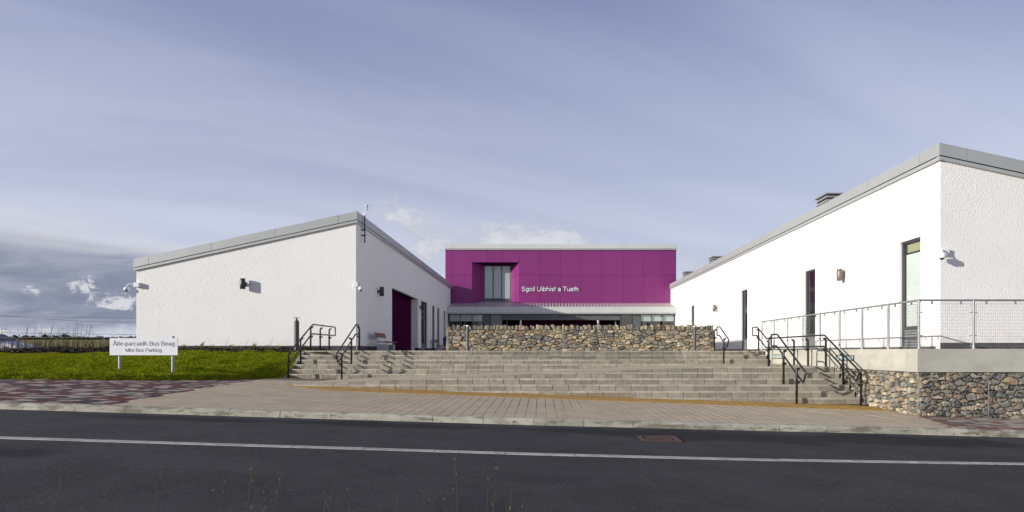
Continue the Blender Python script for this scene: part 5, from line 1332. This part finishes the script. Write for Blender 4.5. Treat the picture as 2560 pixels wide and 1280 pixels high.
vs = [p for r_ in ring for p in r_]
m.add(vs, [(i * 8 + j, i * 8 + (j + 1) % 8, (i + 1) * 8 + (j + 1) % 8, (i + 1) * 8 + j) for i in range(len(ring) - 1) for j in range(8)] + [tuple(range(8)), tuple(reversed(range(len(vs) - 8, len(vs))))])
m.build('body', 'car_paint', cr, smooth=45)
m = MB(); m.quad((-32.38, 37.5 - .70, G0 + .955), (-32.38, 37.5 + .70, G0 + .955), (-33.15, 37.5 + .62, G0 + 1.395), (-33.15, 37.5 - .62, G0 + 1.395)); m.build('windscreen', 'car_glass', cr)
cr.children[-1].location.x += .012; cr.children[-1].location.z += .012
m = MB(); m.quad((-32.55, 37.5 - .845, G0 + .90), (-34.9, 37.5 - .845, G0 + .92), (-34.35, 37.5 - .68, G0 + 1.36), (-33.25, 37.5 - .68, G0 + 1.34)); m.build('side_window', 'car_glass', cr)
cr.children[-1].location.y -= .03
MB().hexa([(-32.75, 36.42, G0 + .9), (-32.5, 36.42, G0 + .9), (-32.5, 36.62, G0 + .9), (-32.75, 36.62, G0 + .9), (-32.72, 36.44, G0 + 1.04), (-32.56, 36.44, G0 + 1.04), (-32.56, 36.64, G0 + 1.04), (-32.72, 36.64, G0 + 1.04)]).build('mirror', 'car_glass', cr)
MB().hexa([(-31.25, 36.62, G0 + .55), (-31.0, 36.72, G0 + .55), (-31.0, 36.9, G0 + .55), (-31.3, 36.75, G0 + .55), (-31.4, 36.64, G0 + .7), (-31.06, 36.76, G0 + .68), (-31.06, 36.92, G0 + .68), (-31.4, 36.8, G0 + .7)]).build('headlight', 'white_plastic', cr)
for x in (-31.75, -34.45):
    for y in (36.68, 38.32):
        w = MB().tube([(x, y - .1, G0 + .31), (x, y + .1, G0 + .31)], .31, 18).build('wheel', 'tyre', cr, smooth=40); MB().tube([(x, y - .108, G0 + .31), (x, y + .108, G0 + .31)], .2, 14).build('rim', 'steel', w, smooth=40)
# field-edge notice behind the car
nt = thing('notice_board', 'small white notice on a post behind the pale car', 'sign', (-34.4, 40.2, -.3))
ns = 1540 / 40.2; n_x = lambda p: (p - VPX) / ns; n_z = lambda p: (VPY - p) / ns
MB().box(n_x(-14), n_x(16), 40.2, 40.23, n_z(838), n_z(825)).build('board', 'sign_white', nt)
MB().tube([(n_x(8), 40.27, -.35), (n_x(8), 40.27, n_z(826))], .03, 8).build('post', 'galvanised', nt)
letters('2', n_x(1.2), n_x(5.5), 40.199, n_z(832), .004, 'sign_ink', nt)
for (p0, p1, q0, q1) in ((1.5, 5.5, 832.4, 833.4), (8, 13.5, 831, 831.7), (11, 11.7, 829, 834)): MB().box(n_x(p0), n_x(p1), 40.192, 40.199, n_z(q1), n_z(q0)).build('mark', 'sign_ink', nt)
def barrier(label, xa, xb, Y, zb, zt, group, r_=.02, bars=14, posts=True, mt='galvanised'):
    t = thing('barrier_panel', label, 'barrier', ((xa + xb) / 2, Y, zb), group)
    c_ = .12; pts = [(xa, Y, zb), (xa, Y, zt - c_), (xa + c_ * .3, Y, zt - c_ * .3), (xa + c_, Y, zt), (xb - c_, Y, zt), (xb - c_ * .3, Y, zt - c_ * .3), (xb, Y, zt - c_), (xb, Y, zb)]
    MB().tube(pts, r_, 6).build('frame', mt, t, smooth=40)
    for i in range(1, bars): x = xa + (xb - xa) * i / bars; MB().tube([(x, Y, zb + .15), (x, Y, zt)], r_ * .3, 4).build('bar', mt, t)
    MB().tube([(xa, Y, zb + .15), (xb, Y, zb + .15)], r_ * .7, 5).build('bottom_rail', mt, t)
fs_ = 1540 / 44.0; fxx = lambda p: (p - VPX) / fs_
for i, (a, b) in enumerate(((-30, 46), (47.5, 126), (128, 203), (205, 277), (279, 352))):
    barrier('tall metal barrier panel at the field edge, %s from the left' % ordn[i], fxx(a), fxx(b), 44.0 + .05 * i, -.32, (VPY - 832) / fs_ - .03 * i, 'tall barrier panels at the field edge', .013, 12, mt='lamp_dark')
fs2 = 1540 / 31.0; fx2 = lambda p: (p - VPX) / fs2
for i, (a, b) in enumerate(((-60, 42), (44, 145), (148, 257), (260, 345))):
    barrier('low galvanised hoop barrier behind the saplings, %s from the left' % ordn[i], fx2(a), fx2(b), 31.0, -.32, (VPY - 843.5) / fs2, 'low hoop barriers behind the mulch', .016, 10, mt='bollard_grey')
# far trees and hedge on the skyline
def far_tree(label, px, py_top, w_px, Y, seed):
    rs_ = random.Random(seed); s = 1540 / Y; x = (px - VPX) / s; zb = terrain_z(x, Y); zt = (VPY - py_top) / s; hw = w_px / s / 2
    t = thing('skyline_tree', label, 'tree', (x, Y, zb), 'dark trees on the skyline')
    MB().tube([(x, Y, zb - .3), (x + .1, Y, zb + (zt - zb) * .6)], [.25, .1], 6).build('trunk', 'bark_dark', t)
    V = []; F = []; h = zt - zb
    lumps = [(rs_.uniform(-.75, .75) * hw, rs_.uniform(-.5, .5) * hw, zb + h * rs_.uniform(.35, .72), rs_.uniform(.3, .5)) for _ in range(9)]
    for i in range(520):
        lx, ly, lz, lr = rs_.choice(lumps); R_ = lr * min(hw, h * .8)
        p = Vector((rs_.gauss(0, 1), rs_.gauss(0, 1), rs_.gauss(0, 1))).normalized() * R_ * rs_.uniform(.5, 1); p = Vector((x + lx, Y + ly, lz)) + Vector((p.x, p.y, min(p.z, zt - lz)))
        d = Vector((rs_.gauss(0, 1), rs_.gauss(0, 1), rs_.gauss(0, 1))).normalized(); e = d.orthogonal().normalized(); k = rs_.uniform(.12, .28); o = len(V)
        V += [tuple(p - d * k), tuple(p + e * k * .6), tuple(p + d * k)]; F.append((o, o + 1, o + 2))
    mb = MB(); mb.v = V; mb.f = F; mb.m = [0] * len(F); mb.build('crown', 'far_leaf', t)
for i, (px, pt, w) in enumerate(((38, 834, 14), (60, 836, 22), (78, 838, 20), (112, 833, 14), (122, 837, 26), (139, 836, 18), (158, 832, 26), (174, 836, 24), (196, 839, 26), (222, 841, 24), (248, 838, 20), (272, 842, 26), (300, 842, 24), (330, 839, 22))):
    far_tree('dark bushy tree on the skyline, %s from the left' % ordn[i], px, pt, w, 240 + 12 * (i % 3), 300 + i)
V = []; F = []; rs_ = random.Random(5)
for i in range(5200):
    x = rs_.uniform(-330, -120); y = 285 + rs_.uniform(-8, 8); z = terrain_z(x, y) + abs(rs_.gauss(0, .45)) + .1; d = Vector((rs_.gauss(0, 1), rs_.gauss(0, 1), rs_.gauss(0, 1))).normalized(); e = d.orthogonal(); k = .4; o = len(V)
    V += [tuple(Vector((x, y, z)) - d * k), tuple(Vector((x, y, z)) + e * k), tuple(Vector((x, y, z)) + d * k)]; F.append((o, o + 1, o + 2))
mb = MB(); mb.v = V; mb.f = F; mb.m = [0] * len(F); o = mb.build('hedge', 'far_leaf'); struct(o, 'stuff'); o['label'] = 'dark hedge line along the far field edge'
# dead stems standing in the mulch behind the bank
m = MB(); rs_ = random.Random(77)
for i in range(420):
    Y = rs_.uniform(25.2, 27.3); x = (rs_.uniform(-10, 335) - VPX) * Y / 1540; z = mulch_z(x, Y); h = rs_.uniform(.12, .5) * (1 if rs_.random() < .8 else 1.4)
    m.tube([(x, Y, z), (x + rs_.gauss(.02, .03), Y, z + h * .6), (x + rs_.gauss(.05, .06), Y + rs_.gauss(0, .03), z + h)], [.0045, .0035, .001], 3, caps=False)
o = m.build('dead_stems', 'bark_red'); struct(o, 'stuff'); o['label'] = 'thin brown dead stems standing in the mulch'
# rough grass in the field just behind the mulch
V = []; F = []
for i in range(30000):
    y = 28.5 + 60 * random.random() ** 2.2; x = -y * random.uniform(.62, .92); h = random.uniform(.12, .42); z = terrain_z(x, y); a = random.uniform(0, 6.28); w = .006 + y * .00016; o = len(V)
    V += [(x - w * math.cos(a), y - w * math.sin(a), z), (x + w * math.cos(a), y + w * math.sin(a), z), (x + random.gauss(.05, .07), y + random.gauss(0, .06), z + h)]; F.append((o, o + 1, o + 2))
mb = MB(); mb.v = V; mb.f = F; mb.m = [0] * len(F); o = mb.build('rough_grass', 'straw_field' if 'straw_field' in MATS else 'straw'); struct(o, 'stuff'); o['label'] = 'rough straw coloured grass in the field behind the barriers'
# overhead lines
for i, pts in enumerate(([(-260, 786), (0, 789.6), (150, 793), (340, 795.5), (900, 800)], [(-260, 778), (0, 790), (204, 803), (337, 807), (900, 822)])):
    o = MB().tube([P2(p, q, 150 + i * 4) for p, q in pts], .045, 5).build('power_line', 'cable')
    tag(o, ('upper of two thin overhead power lines crossing the left sky', 'lower of two thin overhead power lines crossing the left sky')[i], 'power line', 'overhead power lines')

for o in bpy.data.objects:
    if '_root' in o: del o['_root']
